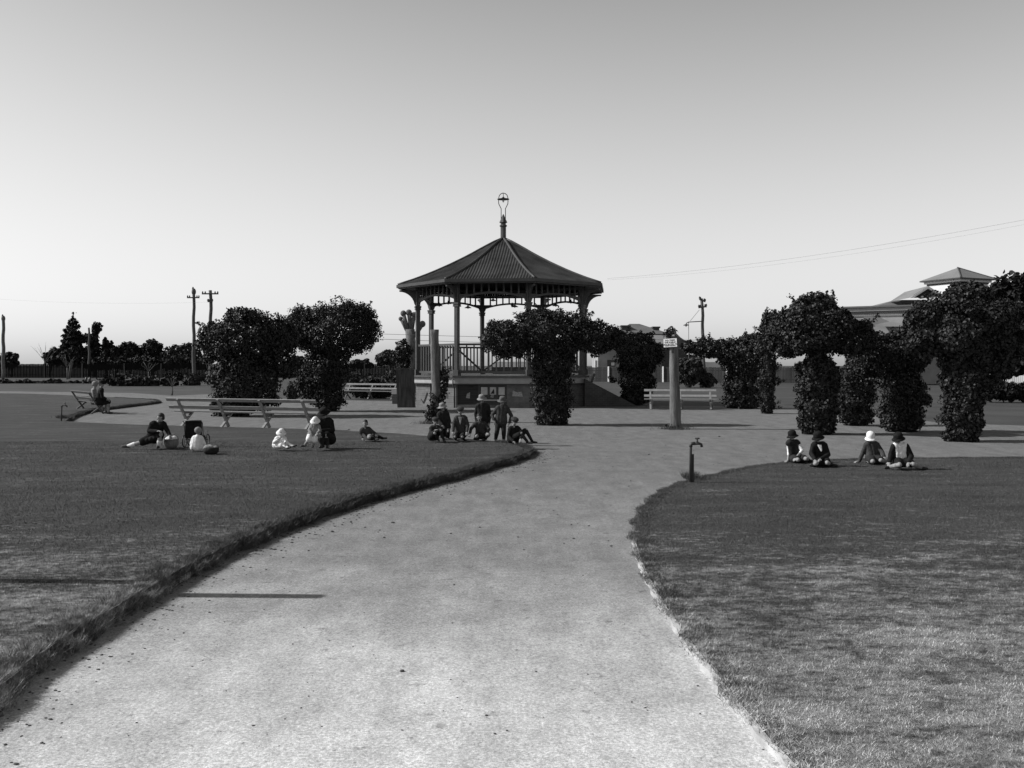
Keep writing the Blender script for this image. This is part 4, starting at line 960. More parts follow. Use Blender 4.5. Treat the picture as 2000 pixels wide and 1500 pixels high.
# tower turned 35 degrees so two faces show
cx, cy = xt(1870), YT; s_ = 2.05; rot = math.radians(24)
def tp_(a, b_, z): return (cx+a*math.cos(rot)-b_*math.sin(rot), cy+a*math.sin(rot)+b_*math.cos(rot), z)
def tbox(s0, z0, z1, q, s1=None):
    s1 = s1 or s0; vs = [tp_(a*s0, b_*s0, z0) for a, b_ in ((-1, -1), (1, -1), (1, 1), (-1, 1))]+[tp_(a*s1, b_*s1, z1) for a, b_ in ((-1, -1), (1, -1), (1, 1), (-1, 1))]
    q.add(vs, [(3, 2, 1, 0), (4, 5, 6, 7), (0, 1, 5, 4), (1, 2, 6, 5), (2, 3, 7, 6), (3, 0, 4, 7)]); return q
tw = child(tbox(1.95, 4, zt_(557), MB()), 'tower', M_wallw, vl)
child(tbox(2.02, zt_(557)+.002, zt_(554), MB()), 'tower_band', M_darkp, tw)
child(tbox(2.2, zt_(554)+.002, zt_(549.5), MB()), 'tower_frieze', M_wallw, tw)
child(tbox(2.5, zt_(549.5)+.002, zt_(547.3), MB()), 'tower_gutter', M_darkp, tw)
q = MB(); vs = [tp_(a*2.5, b_*2.5, zt_(547.3)+.003) for a, b_ in ((-1, -1), (1, -1), (1, 1), (-1, 1))]+[(cx, cy, zt_(523))]
q.add(vs, [(0, 1, 4), (1, 2, 4), (2, 3, 4), (3, 0, 4)]); child(q, 'tower_roof', M_tin, tw)
for a, b_ in ((-1, -1), (1, -1)):
    q = MB(); q.tube([tp_(a*2.5, b_*2.5, zt_(547)), (cx, cy, zt_(523)+.03)], .07, 6); child(q, 'ridge_cap', M_slate, tw)

# ------------------------------------------------------------------ people
def remesh(mb, name, m, parent, voxel, smooth=2):
    me = bpy.data.meshes.new('tmp'); me.from_pydata(mb.v, [], mb.f); me.update()
    o = bpy.data.objects.new('tmp', me); COL.objects.link(o)
    r = o.modifiers.new('r', 'REMESH'); r.mode = 'VOXEL'; r.voxel_size = voxel; r.use_smooth_shade = True
    s = o.modifiers.new('s', 'SMOOTH'); s.iterations = smooth; s.factor = .5
    dg = bpy.context.evaluated_depsgraph_get(); dg.update(); n = bpy.data.meshes.new_from_object(o.evaluated_get(dg))
    bpy.data.objects.remove(o); n.name = name; n.materials.clear(); n.materials.append(m)
    T = Matrix.Translation(-parent.location) if parent.parent is None else Matrix.Identity(4)
    n.transform(T); ob = bpy.data.objects.new(name, n); COL.objects.link(ob); ob.parent = parent; return ob
def cap(mb, pts, n=10):      # chain of (point, radius): closed tapered tubes with spheres at joints
    for i, (p, r) in enumerate(pts):
        mb.ell(p, r, None, n, 8)
        if i: 
            a, ra = pts[i-1]; 
            if (Vector(p)-Vector(a)).length > 1e-4: mb.tube([a, p], [ra, r], n)
    return mb
def frame(up, fwd):
    up = up.normalized(); f = (fwd-up*fwd.dot(up)).normalized(); s = f.cross(up)       # s = person's right... local x
    return Matrix((s, f, up)).transposed()       # columns x=side, y=forward, z=up
def person(label, Y, z0, J, s=.62, face=(0, -1, 0), wear=(), hat=None, hair=M_hair, group=None, build=1.0, toes=((0, -1, 0), (0, -1, 0)), headup=None, fingers=True):
    def W(t): return at(t[0], t[1], Y+(t[2] if len(t) > 2 else 0))
    P = {k: ([W(q) for q in v] if isinstance(v, list) else W(v)) for k, v in J.items()}
    pel, nk, hd = P['pel'], P['neck'], P['head']; sh, el, ha, kn, ft = P['sh'], P['el'], P['ha'], P['kn'], P['ft']
    minz = min(p.z for p in ft+kn+[pel]); base = Vector((pel.x, pel.y, z0)); t = thing('person', label, 'person', base, group)
    for L_ in (kn, ft, ha):
        for p in L_: p.z = max(p.z, z0+.035*s+.01)
    pel.z = max(pel.z, z0+.11*s)
    sd = (sh[1]-sh[0]); sd.z *= .3; sdn = sd.normalized(); hip = [pel-sdn*.085*s*build, pel+sdn*.085*s*build]
    b = build; tr_ = .095*s*b
    def torso(mb, k=0.0, low=0.0):
        mid = pel.lerp(nk, .5)
        cap(mb, [(hip[0], .105*s*b+k+low), (mid-sdn*.07*s*b, tr_+k), (sh[0].lerp(nk, .3), .075*s*b+k)])
        cap(mb, [(hip[1], .105*s*b+k+low), (mid+sdn*.07*s*b, tr_+k), (sh[1].lerp(nk, .3), .075*s*b+k)])
        cap(mb, [(pel, .11*s*b+k+low), (mid, .105*s*b+k), (nk-(nk-pel).normalized()*.07*s, .085*s*b+k)])
        cap(mb, [(sh[0], .06*s*b+k), (nk-(nk-pel).normalized()*.03*s, .06*s+k), (sh[1], .06*s*b+k)])
    def arm(mb, i, k=0.0, end=1.0, shoulder=True):
        w_ = el[i].lerp(ha[i], end); cap(mb, [(sh[i], .058*s*b+k), (el[i], .043*s*b+k), (w_, .03*s+k*1.1)])
    def leg(mb, i, k=0.0, end=1.0, start=0.0):
        e_ = kn[i].lerp(ft[i], end); a_ = hip[i].lerp(kn[i], start); cap(mb, [(a_, (.095-.03*start)*s*b+k), (kn[i], .062*s*b+k), (kn[i].lerp(e_, .35), .06*s*b+k), (e_, .038*s+k)])
    # body: one continuous skin
    B = MB(); torso(B); 
    for i in (0, 1): arm(B, i); leg(B, i)
    cap(B, [(nk, .052*s), (hd-(hd-nk)*.15, .05*s)])
    up = (hd-nk).normalized() if headup is None else Vector(headup).normalized(); fw = Vector(face).normalized(); Fm = frame(up, fw)
    hs = .5*s+.5*.62 if s < .9 else .92          # children keep big heads
    hr = Vector((.078, .095, .105))*hs*1.12
    B.ell(hd+Fm @ Vector((0, -.008, .018))*hs, (hr.x, hr.y, hr.z*.92), Fm, 16, 12)
    B.ell(hd+Fm @ Vector((0, .022, -.048))*hs, (hr.x*.74, hr.y*.72, hr.z*.66), Fm, 14, 10)
    cap(B, [(hd+Fm @ Vector((0, .098, .012))*hs, .009*hs), (hd+Fm @ Vector((0, .118, -.02))*hs, .015*hs)], 8)
    for sx in (-1, 1):
        B.ell(hd+Fm @ Vector((sx*.09, -.005, -.01))*hs, (.012*hs, .02*hs, .032*hs), Fm, 8, 6)
    for i in (0, 1):
        d = (ha[i]-el[i]).normalized(); hand = ha[i]; zz = Vector((0, 0, 1)); side = d.cross(zz)
        side = side.normalized() if side.length > .1 else Vector((1, 0, 0))
        if abs(hand.z-z0) < .06*s+.03: d = Vector((d.x, d.y, 0)) if Vector((d.x, d.y)).length > .2 else Vector((0, -1, 0)); d.normalize(); side = d.cross(zz).normalized()
        nn = side.cross(d).normalized(); hl = s*1.12
        Mh = Matrix((side, d, nn)).transposed(); pc = hand+d*.045*hl
        B.ell(pc, (.04*hl, .055*hl, .018*hl), Mh, 12, 8)
        if fingers:
            for q_, (ox, ln) in enumerate(((-.03, .055), (-.01, .068), (.01, .072), (.03, .06))):
                r_ = max(.0088*hl, .0062); a0 = hand+d*.085*hl+side*ox*hl; a1 = a0+(d*.55*ln-nn*.012)*hl+side*ox*.15*hl; a2 = a1+(d*.38*ln-nn*(.02+.004*q_))*hl
                cap(B, [(a0, r_), (a1, r_*.95), (a2, r_*.8)], 7)
            sgn2 = 1 if i == 0 else -1; a0 = hand+d*.02*hl+side*.034*sgn2*hl; a1 = a0+(d*.03+side*.024*sgn2)*hl; a2 = a1+(d*.03+side*.002*sgn2-nn*.01)*hl
            cap(B, [(a0, max(.011*hl, .007)), (a1, max(.0095*hl, .0065)), (a2, max(.0085*hl, .006))], 7)
        td = Vector(toes[i]).normalized(); cap(B, [(ft[i]-td*.03*s, .04*s), (ft[i]+td*.06*s-Vector((0, 0, .008)), .036*s), (ft[i]+td*.14*s-Vector((0, 0, .012)), .028*s)])
    body = remesh(B, 'body', M_skin, t, .0072 if s < .8 else .009, 1)
    for sx in (-1, 1):
        q = MB(); q.ell(hd+Fm @ Vector((sx*.034, .089, .012))*hs, (.011*hs, .007*hs, .006*hs), Fm, 8, 6); e_ = q.build('eye', M_eye); e_.data.transform(Matrix.Translation(-t.location)); e_.parent = t
    q = MB(); q.ell(hd+Fm @ Vector((0, .091, -.058))*hs, (.022*hs, .006*hs, .005*hs), Fm, 8, 6); e_ = q.build('mouth', M_lip); e_.data.transform(Matrix.Translation(-t.location)); e_.parent = t
    if hair:
        q = MB(); q.ell(hd+Fm @ Vector((0, -.022, .04))*hs, (hr.x*1.08, hr.y*1.02, hr.z*.92), Fm, 16, 12)
        for sx in (-1, 1): q.ell(hd+Fm @ Vector((sx*.06, -.035, -.012))*hs, (hr.x*.42, hr.y*.62, hr.z*.55), Fm, 12, 8)
        q.ell(hd+Fm @ Vector((0, -.055, -.02))*hs, (hr.x*.85, hr.y*.55, hr.z*.6), Fm, 12, 8); remesh(q, 'hair', hair, t, .009, 2)
    vx = .009 if s < .8 else .012
    for item in wear:
        k, m = item[0], item[1]; q = MB()
        if k in ('coat', 'shirt', 'vest'):
            inf = {'coat': .02, 'shirt': .012, 'vest': .024}[k]*(.6+.4*s); torso(q, inf, .015 if k == 'coat' else 0)
            if k != 'vest':
                for i in (0, 1): arm(q, i, inf*.8, .93 if len(item) < 3 else item[2])
            remesh(q, {'coat': 'coat', 'shirt': 'shirt', 'vest': 'pinafore'}[k], m, t, vx, 2)
        elif k == 'cardigan':
            for i in (0, 1):
                arm(q, i, .018, .93); hs_ = hip[i]+(sdn*.05*s if i else -sdn*.05*s); cap(q, [(hs_, .1*s*b), (sh[i].lerp(hs_, .5)+(sdn if i else -sdn)*.0, .088*s*b), (sh[i], .075*s*b)])
            cap(q, [(hip[0]-Vector((0, -.06*s, 0)), .09*s), (nk.lerp(pel, .5)+Vector((0, .06*s, 0)), .1*s), (nk+Vector((0, .03*s, 0)), .06*s), ]); remesh(q, 'cardigan', m, t, vx, 2)
        elif k == 'sleeves_short':
            for i in (0, 1): cap(q, [(sh[i], .058*s*b+.018), (sh[i].lerp(el[i], .75), .046*s*b+.02)])
            remesh(q, 'sleeve', m, t, vx, 2)
        elif k == 'skirt':
            ex = item[2] if len(item) > 2 else .85
            for i in (0, 1): cap(q, [(hip[i], .115*s*b+.02), (hip[i].lerp(kn[i], ex), .085*s*b+.02)])
            a_ = hip[0].lerp(kn[0], ex*.95); c_ = hip[1].lerp(kn[1], ex*.95); n_ = 5
            for j in range(n_): f_ = j/(n_-1); p_ = a_.lerp(c_, f_)-Vector((0, 0, .02*s)); cap(q, [(pel, .11*s+.01), (p_, .06*s+.015)])
            remesh(q, 'skirt', m, t, vx, 3)
        elif k in ('trousers', 'shorts', 'stocking'):
            if k == 'stocking':
                for i in (0, 1):
                    c_ = kn[i].lerp(ft[i], .3 if len(item) < 3 else item[2]); cap(q, [(c_, .058*s*b+.006), (ft[i], .038*s+.006)])
                    td = Vector(toes[i]).normalized()
            else:
                cap(q, [(hip[0], .11*s*b+.014), (hip[1], .11*s*b+.014)]); 
                for i in (0, 1):
                    if k == 'trousers': leg(q, i, .014, .95)
                    else: cap(q, [(hip[i], .1*s*b+.014), (hip[i].lerp(kn[i], .9), .07*s*b+.018)])
            remesh(q, k, m, t, vx, 2)
        elif k == 'shoes':
            for i in (0, 1):
                q = MB(); td = Vector(toes[i]).normalized(); cap(q, [(ft[i]-td*.035*s-Vector((0, 0, .003)), .046*s), (ft[i]+td*.06*s-Vector((0, 0, .008)), .044*s), (ft[i]+td*.15*s-Vector((0, 0, .012)), .034*s)]); remesh(q, 'shoe', m, t, .008, 2)
        elif k == 'front':       # shirt front / collar shown between lapels
            c_ = nk.lerp(pel, .28); fn = sdn.cross(nk-pel).normalized(); fn = fn if fn.dot(Vector(item[2] if len(item) > 2 else face)) > 0 else -fn; L_ = (nk-pel).normalized(); kk = .125*s*b
            a_ = nk+fn*.05*s-L_*.02; d_ = nk.lerp(pel, item[3] if len(item) > 3 else .45)+fn*(kk)
            ws_ = item[4] if len(item) > 4 else .03; q.prism([(-.065*s, 0), (.065*s, 0), (ws_*s, -(a_-d_).length*.8), (ws_*.9*s, -(a_-d_).length), (-ws_*.9*s, -(a_-d_).length), (-ws_*s, -(a_-d_).length*.8)] if ws_ > .03 else [(-.065*s, 0), (.065*s, 0), (.03*s, -(a_-d_).length*.8), (0, -(a_-d_).length)], a_+fn*.03*s, sdn, (a_-d_).normalized(), fn, .05*s); remesh(q, 'shirt_front', m, t, .008, 1)
        elif k == 'collar':
            cap(q, [(nk+sdn*.05*s, .035*s), (nk+Vector(face)*.06*s-Vector((0, 0, .02*s)), .03*s), (nk-sdn*.05*s, .035*s)]); remesh(q, 'collar', m, t, .008, 1)
    if hat:
        kind, m = hat[0], hat[1]; tilt = hat[2] if len(hat) > 2 else 0; R = hr.x*1.22
        Mt = Fm @ Matrix.Rotation(math.radians(-tilt), 3, 'X'); o_ = hd+Fm @ Vector((0, -.01, .038))*hs
        if kind == 'brim':
            pr = [(R*1.02, -.15*R), (R*1.03, .4*R), (R*.98, .85*R), (R*.8, 1.1*R), (R*.4, 1.2*R), (0, 1.2*R)]; q = MB(); q.lathe(pr, o_, 20, Mt, 1, 1.12); hh = q.build('hat', m, None, True)
            q = MB(); q.lathe([(R*.98, 0), (R*1.4, -.006), (R*1.7, -.022), (R*1.7, -.026), (R*1.4, -.012), (R*.98, -.008)], o_, 24, Mt, 1, 1.08); bb = q.build('brim', m, None, True)
        elif kind == 'cloche':
            kk = 1.2 if m is M_cwhite else 1; pr = [(R*1.1, -.35*R), (R*1.12, .2*R), (R*1.08, .65*R*kk), (R*.88, 1.0*R*kk), (R*.5, 1.2*R*kk), (0, 1.26*R*kk)]; q = MB(); q.lathe(pr, o_, 20, Mt, 1, 1.12); hh = q.build('hat', m, None, True)
            q = MB(); q.lathe([(R*1.1, -.2*R), (R*1.35, -.32*R), (R*1.62, -.6*R), (R*1.62, -.68*R), (R*1.33, -.42*R), (R*1.1, -.32*R)], o_, 24, Mt, 1, 1.05); bb = q.build('brim', m, None, True)
        elif kind == 'cap':
            q = MB(); q.ell(o_+Mt @ Vector((0, -.005, .03)), (R*1.3, R*1.45, .042), Mt, 20, 10); q.lathe([(R*1.04, -.01), (R*1.06, .03)], o_, 20, Mt, 1, 1.1); hh = q.build('cap', m, None, True)
            q = MB(); q.ell(o_+Mt @ Vector((0, R*1.25, .0)), (R*.8, R*.6, .008), Mt, 14, 6); bb = q.build('peak', m, None, True)
        else:
            q = MB(); q.ell(o_+Mt @ Vector((0, -.012, -.005)), (R*1.1, R*1.2, R*1.15), Mt, 20, 12); hh = q.build('bonnet', m, None, True); bb = None
            if kind == 'sunhat':
                q = MB(); q.lathe([(R*1.05, .0), (R*1.45, -.01), (R*1.7, -.035), (R*1.7, -.04), (R*1.05, -.012)], o_, 24, Mt, 1, 1.08); bb = q.build('brim', m, None, True)
        for x in (hh, bb):
            if x: x.data.transform(Matrix.Translation(-t.location)); x.parent = t
        if bb: bb.parent = hh
    return t

BG = 'boys gathered in front of the bandstand'; GG = 'girls seated on the right lawn'; LG = 'people on the left lawn'
# --- right lawn
person('person in a dark dome hat and pinafore over white sleeves, leaning on one arm', 16.9, RZ,
  dict(pel=(1553, 896, .1), neck=(1548, 861, .05), head=(1547, 851, .05), sh=[(1540, 866, .05), (1558, 866, .05)], el=[(1541, 882, .08), (1567, 880, -.02)], ha=[(1539, 900, .05), (1555, 893, -.14)], kn=[(1559, 898, -.22), (1575, 896, -.2)], ft=[(1552, 904, .05), (1580, 902, .1)]),
  .60, (-.8, -.5, -.2), [('shirt', M_cwhite, .35), ('vest', M_cdark), ('skirt', M_cdark, .7), ('stocking', M_cblack), ('shoes', M_shoe)], ('cloche', M_cblack, 8), group=GG, toes=((1, .3, 0), (1, .2, 0)))
person('person in a black hat and buttoned dark jacket, sitting with both hands in lap', 16.25, RZ,
  dict(pel=(1604, 899, .12), neck=(1598, 865, .08), head=(1597, 854, .06), sh=[(1589, 870, .08), (1611, 870, .08)], el=[(1584, 886, .03), (1618, 888, .03)], ha=[(1592, 898, -.16), (1602, 897, -.16)], kn=[(1594, 905, -.24), (1616, 904, -.22)], ft=[(1586, 909, -.02), (1624, 909, .02)]),
  .62, (-.85, -.5, -.15), [('coat', M_cblack), ('skirt', M_cblack, .75), ('front', M_cwhite), ('stocking', M_cdark), ('shoes', M_shoe)], ('cloche', M_cblack, 6), group=GG, toes=((.6, -.5, 0), (.6, -.4, 0)))
person('person in a tall white hat, grey coat and dark scarf, leaning on one arm', 16.7, RZ,
  dict(pel=(1706, 896, .1), neck=(1702, 865, .1), head=(1701, 855, .08), sh=[(1692, 869, .1), (1713, 869, .1)], el=[(1685, 885, .14), (1722, 881, .02)], ha=[(1678, 902, .12), (1727, 892, -.1)], kn=[(1705, 901, -.24), (1721, 899, -.22)], ft=[(1696, 905, .02), (1729, 904, .05)]),
  .60, (-.2, -1, -.05), [('coat', M_cgrey), ('skirt', M_cdark, .75), ('collar', M_cblack), ('stocking', M_clite), ('shoes', M_shoe)], ('cloche', M_cwhite, 4), group=GG, toes=((.6, -.5, 0), (.6, -.4, 0)))
person('person in a black hat, dark cardigan open over a wide white blouse', 15.8, RZ,
  dict(pel=(1759, 901, .1), neck=(1755, 867, .06), head=(1754, 856, .04), sh=[(1746, 872, .06), (1770, 872, .06)], el=[(1740, 887, .08), (1780, 891, .02)], ha=[(1737, 902, -.02), (1775, 903, -.12)], kn=[(1757, 908, -.2), (1784, 907, -.16)], ft=[(1737, 912, -.05), (1799, 914, -.05)]),
  .64, (-.75, -.6, -.05), [('shirt', M_cwhite, .2), ('cardigan', M_cblack), ('skirt', M_cblack, .7), ('stocking', M_clite), ('shoes', M_shoe)], ('cloche', M_cblack, 5), group=GG, toes=((-.8, -.4, 0), (1, -.2, 0)))
# --- boys
person('person in a cap crouching with arms on a raised knee, front left of the boys', 20.8, LZ,
  dict(pel=(846, 853, .05), neck=(849, 832, .0), head=(850, 823, -.02), sh=[(842, 837, 0), (857, 836, 0)], el=[(843, 847, -.1), (864, 843, -.1)], ha=[(850, 841, -.25), (855, 840, -.26)], kn=[(849, 846, -.28), (860, 841, -.22)], ft=[(856, 859, -.1), (867, 860, -.2)]),
  .56, (.3, -1, 0), [('coat', M_cdark), ('shorts', M_cblack), ('stocking', M_cdark, .1), ('shoes', M_shoe)], ('cap', M_cgrey), group=BG, toes=((.3, -1, 0), (.5, -1, 0)))
person('person in a pale brimmed hat and dark jersey, upright behind the crouching boy', 21.5, LZ,
  dict(pel=(869, 833, .1), neck=(866, 804, .05), head=(864, 795, .03), sh=[(857, 809, .05), (874, 809, .05)], el=[(857, 821, .0), (878, 822, .05)], ha=[(864, 830, -.1), (876, 836, -.02)], kn=[(864, 853, .0), (874, 853, .02)], ft=[(864, 856, .3), (876, 856, .32)]),
  .6, (-.1, -1, 0), [('coat', M_cdark), ('shorts', M_cblack), ('shoes', M_shoe)], ('brim', M_cfelt), group=BG, toes=((0, 1, 0), (0, 1, 0)))
person('person in flat cap and buttoned jacket kneeling on bare knees, second in front row', 21.05, LZ,
  dict(pel=(900, 848, .12), neck=(899, 812, .08), head=(899, 802.5, .05), sh=[(890, 818, .08), (909, 817, .08)], el=[(886, 830, .05), (914, 830, .05)], ha=[(885, 843, -.08), (912, 843, -.06)], kn=[(889, 853, -.16), (903, 853, -.16)], ft=[(890, 858, .25), (906, 858, .25)]),
  .62, (0, -1, 0), [('coat', M_cgrey), ('shorts', M_cdark), ('front', M_clite), ('stocking', M_cblack), ('shoes', M_shoe)], ('cap', M_cgrey, 5), group=BG, toes=((0, 1, 0), (0, 1, 0)))
person('person standing at the back in a pale hat and tight dark jersey', 21.7, LZ,
  dict(pel=(942, 821, .05), neck=(942, 788, .03), head=(941, 779, .0), sh=[(932, 794, .03), (953, 794, .03)], el=[(929, 809, .05), (957, 810, .05)], ha=[(931, 824, .02), (955, 825, .0)], kn=[(937, 838, .0), (948, 838, .0)], ft=[(936, 855, .03), (949, 855, .03)]),
  .64, (0, -1, 0), [('coat', M_cdark), ('shorts', M_cblack), ('stocking', M_cblack, .1), ('shoes', M_shoe)], ('brim', M_cfelt), group=BG)
person('person bareheaded, sitting with pale knees apart in front of the standing dark jersey', 21.2, LZ,
  dict(pel=(940, 850, .1), neck=(937, 824, .06), head=(936, 815, .03), sh=[(927, 829, .06), (947, 829, .06)], el=[(920, 837, .02), (955, 838, .02)], ha=[(918, 846, -.1), (952, 845, -.15)], kn=[(931, 852, -.24), (955, 848, -.2)], ft=[(928, 857, -.05), (948, 857, -.1)]),
  .6, (0, -1, 0), [('coat', M_cgrey), ('skirt', M_cdark, .7), ('stocking', M_cblack), ('shoes', M_shoe)], None, group=BG, toes=((.6, -.3, 0), (-.5, -.5, 0)))
person('person standing in a dark hat, jacket and long trousers, hand in pocket', 21.05, LZ,
  dict(pel=(978, 824, .05), neck=(981, 792, .03), head=(981, 783, .0), sh=[(971, 798, .03), (991, 798, .03)], el=[(961, 811, .05), (999, 812, .05)], ha=[(965, 821, -.04), (995, 826, -.02)], kn=[(971, 841, -.02), (984, 841, -.02)], ft=[(968, 858, .03), (984, 858, .03)]),
  .64, (-.5, -1, .05), [('coat', M_cgrey), ('trousers', M_cdark), ('shoes', M_shoe)], ('brim', M_cfeltd), group=BG)
person('person in a cap lounging with drawn-up knees at the tip of the lawn', 20.2, LZ,
  dict(pel=(1003, 857, .1), neck=(1003, 833, .05), head=(1005, 823.5, .02), sh=[(996, 839, .05), (1013, 838, .08)], el=[(993, 853, .0), (1020, 845, .0)], ha=[(1003, 862, -.15), (1017, 857, -.18)], kn=[(1018, 847, -.12), (1027, 840, .05)], ft=[(1031, 864, -.15), (1040, 863, .0)]),
  .62, (.4, -1, 0), [('coat', M_cblack), ('shorts', M_cblack), ('collar', M_clite), ('stocking', M_cdark, .08), ('shoes', M_shoe)], ('cap', M_cgrey, 6), group=BG, toes=((1, -.4, 0), (1, -.2, 0)))
# --- left lawn
person('person in dark coat kneeling, one leg stretched out and face tipped up', 19.0, LZ,
  dict(pel=(301, 856, .12), neck=(309, 826, .03), head=(314, 816, .0), sh=[(297, 829, .0), (320, 829, .04)], el=[(291, 842, -.05), (327, 841, .03)], ha=[(308, 842, -.18), (331, 849, -.05)], kn=[(276, 864, -.05), (314, 849, -.12)], ft=[(250, 871, -.05), (309, 872, -.05)]),
  .74, (-.75, -.4, .45), [('coat', M_cblack), ('skirt', M_cblack, .85), ('stocking', M_cwhite, .55), ('shoes', M_shoe)], None, M_hair, group=LG, toes=((-1, 0, 0), (.2, -1, 0)), headup=(-.35, 0, 1))
person('person, a toddler in white smock seen from behind, sitting by the pushchair', 18.5, LZ,
  dict(pel=(383, 873, 0), neck=(386, 851, -.02), head=(388, 842, -.02), sh=[(378, 857, 0), (394, 857, 0)], el=[(374, 866, -.02), (399, 866, .03)], ha=[(376, 874, -.05), (402, 873, .06)], kn=[(392, 870, .15), (399, 873, .05)], ft=[(404, 875, .25), (410, 876, .15)]),
  .5, (.6, .8, -.1), [('coat', M_cwhite), ('skirt', M_cwhite, .5), ('stocking', M_cwhite)], ('bonnet', M_cfelt), None, group=LG, toes=((1, .5, 0), (1, .4, 0)))
person('person, small girl in white dress and sun hat with a hand at her mouth', 18.7, LZ,
  dict(pel=(543, 869, .05), neck=(548, 853.5, .0), head=(549, 845, -.02), sh=[(540, 857, .0), (556, 857, .0)], el=[(535, 864, -.06), (559, 863, -.03)], ha=[(548, 855, -.14), (556, 865, -.12)], kn=[(553, 869, -.12), (562, 867, -.05)], ft=[(562, 874, -.2), (573, 871, -.1)]),
  .48, (.1, -1, -.3), [('coat', M_cwhite, .5), ('skirt', M_cwhite, .85), ('stocking', M_cwhite, .1), ('shoes', M_shoe)], ('sunhat', M_cwhite, 12), group=LG, toes=((1, -.4, .3), (1, -.2, .4)))
person('person in black with a wide dark hat sitting low and holding the child in white', 19.1, LZ,
  dict(pel=(639, 858, .15), neck=(634, 818, .08), head=(632, 807, .03), sh=[(622, 825, .05), (646, 824, .12)], el=[(610, 838, -.08), (650, 840, .05)], ha=[(613, 846, -.2), (626, 842, -.2)], kn=[(625, 849, -.28), (637, 850, -.2)], ft=[(630, 871, -.25), (640, 871, -.2)]),
  .82, (-.5, -.85, -.1), [('coat', M_cblack), ('skirt', M_cblack, .9), ('collar', M_clite), ('stocking', M_cdark), ('shoes', M_shoe)], ('brim', M_cblack, 4), group=LG, toes=((-.2, -1, 0), (.1, -1, 0)))
person('person, toddler in white hat and pale frock leaning on the person in black', 18.7, LZ,
  dict(pel=(611, 850, .0), neck=(615, 830, .0), head=(615, 822, -.03), sh=[(608, 833, .0), (622, 833, .0)], el=[(604, 840, -.04), (625, 841, -.05)], ha=[(608, 846, -.1), (620, 846, -.12)], kn=[(603, 858, -.1), (614, 860, -.05)], ft=[(595, 870, -.05), (611, 872, -.03)]),
  .48, (-.2, -1, -.3), [('coat', M_clite), ('skirt', M_cwhite, 1.0), ('stocking', M_clite, .5), ('shoes', M_shoe)], ('sunhat', M_cwhite, 10), group=LG, toes=((-.8, -.6, 0), (.2, -1, 0)))
person('person, bareheaded boy in a grey jersey reclining alone on one elbow', 21.0, LZ,
  dict(pel=(727, 852, .12), neck=(714, 836, .02), head=(713.5, 827, .0), sh=[(706, 841, .0), (722, 839, .06)], el=[(703, 850, -.02), (731, 846, .1)], ha=[(708, 856, -.14), (727, 852, -.1)], kn=[(722, 854, -.2), (736, 852, .0)], ft=[(733, 858, -.2), (748, 856, .0)]),
  .58, (-.1, -1, 0), [('coat', M_cgrey), ('shorts', M_clite), ('collar', M_clite), ('stocking', M_cblack), ('shoes', M_shoe)], None, group=LG, toes=((1, -.5, .2), (1, -.2, .2)))
# --- couple on bench
CG = 'couple on the iron bench'
person('person in a pale hat and light coat seated on the iron-legged bench', 35.7, 0,
  dict(pel=(182, 784, 0), neck=(184, 759, 0), head=(186, 751, 0), sh=[(182, 763, .2), (183, 763, -.2)], el=[(182, 774, .25), (184, 775, -.24)], ha=[(195, 778, .12), (196, 779, -.1)], kn=[(196, 785, .4), (197, 785, .15)], ft=[(198, 804, .4), (200, 805, .2)]),
  .95, (1, -.3, -.15), [('coat', M_clite), ('skirt', M_cdark, 1.0), ('stocking', M_clite, .2), ('shoes', M_shoe)], ('bonnet', M_cfelt), group=CG, toes=((1, -.3, 0), (1, -.3, 0)))
person('person in a black hat and long black coat seated on the iron-legged bench', 34.9, 0,
  dict(pel=(193, 785, 0), neck=(198, 759, 0), head=(199, 750, 0), sh=[(197, 763, .2), (198, 763, -.2)], el=[(199, 775, .24), (200, 776, -.22)], ha=[(206, 778, .1), (207, 779, -.12)], kn=[(209, 785, .35), (211, 785, .1)], ft=[(206, 805, .3), (212, 806, .05)]),
  1.0, (.8, -.6, -.15), [('coat', M_cblack), ('skirt', M_cblack, 1.0), ('stocking', M_clite, .3), ('shoes', M_shoe)], ('brim', M_cblack), group=CG, toes=((1, -.3, 0), (1, -.3, 0)))

# ------------------------------------------------------------------ pushchair, baskets
pc = thing('pushchair', 'dark folding pushchair standing beside the toddler in white', 'pushchair', gp(377, 873, LZ)); Yc = pc.location.y; z0 = LZ
xa, xb = at(362, 0, Yc).x, at(394, 0, Yc).x; zt = at(0, 821, Yc).z; zb = at(0, 855, Yc).z
q = MB(); vs = []
for k_ in range(13):
    a = math.pi*k_/12; 
prf = [(xa, zb), (xb, zb)]+[(xb-.05+.05*math.cos(a), zt-.06+.06*math.sin(a)) for a in [math.pi/2*i/5 for i in range(6)]]+[(xa+.05-.05*math.sin(a), zt-.06+.06*math.cos(a)) for a in [math.pi/2*i/5 for i in range(6)]]
q.prism(prf, (0, Yc, 0), (1, 0, 0), (0, 0, 1), (0, 1, 0), .03); child(q, 'backrest', M_cblack, pc)
q = MB(); q.box(xa+.02, xb-.02, Yc+.02, Yc+.3, zb-.01, zb+.03); child(q, 'seat', M_cblack, pc)
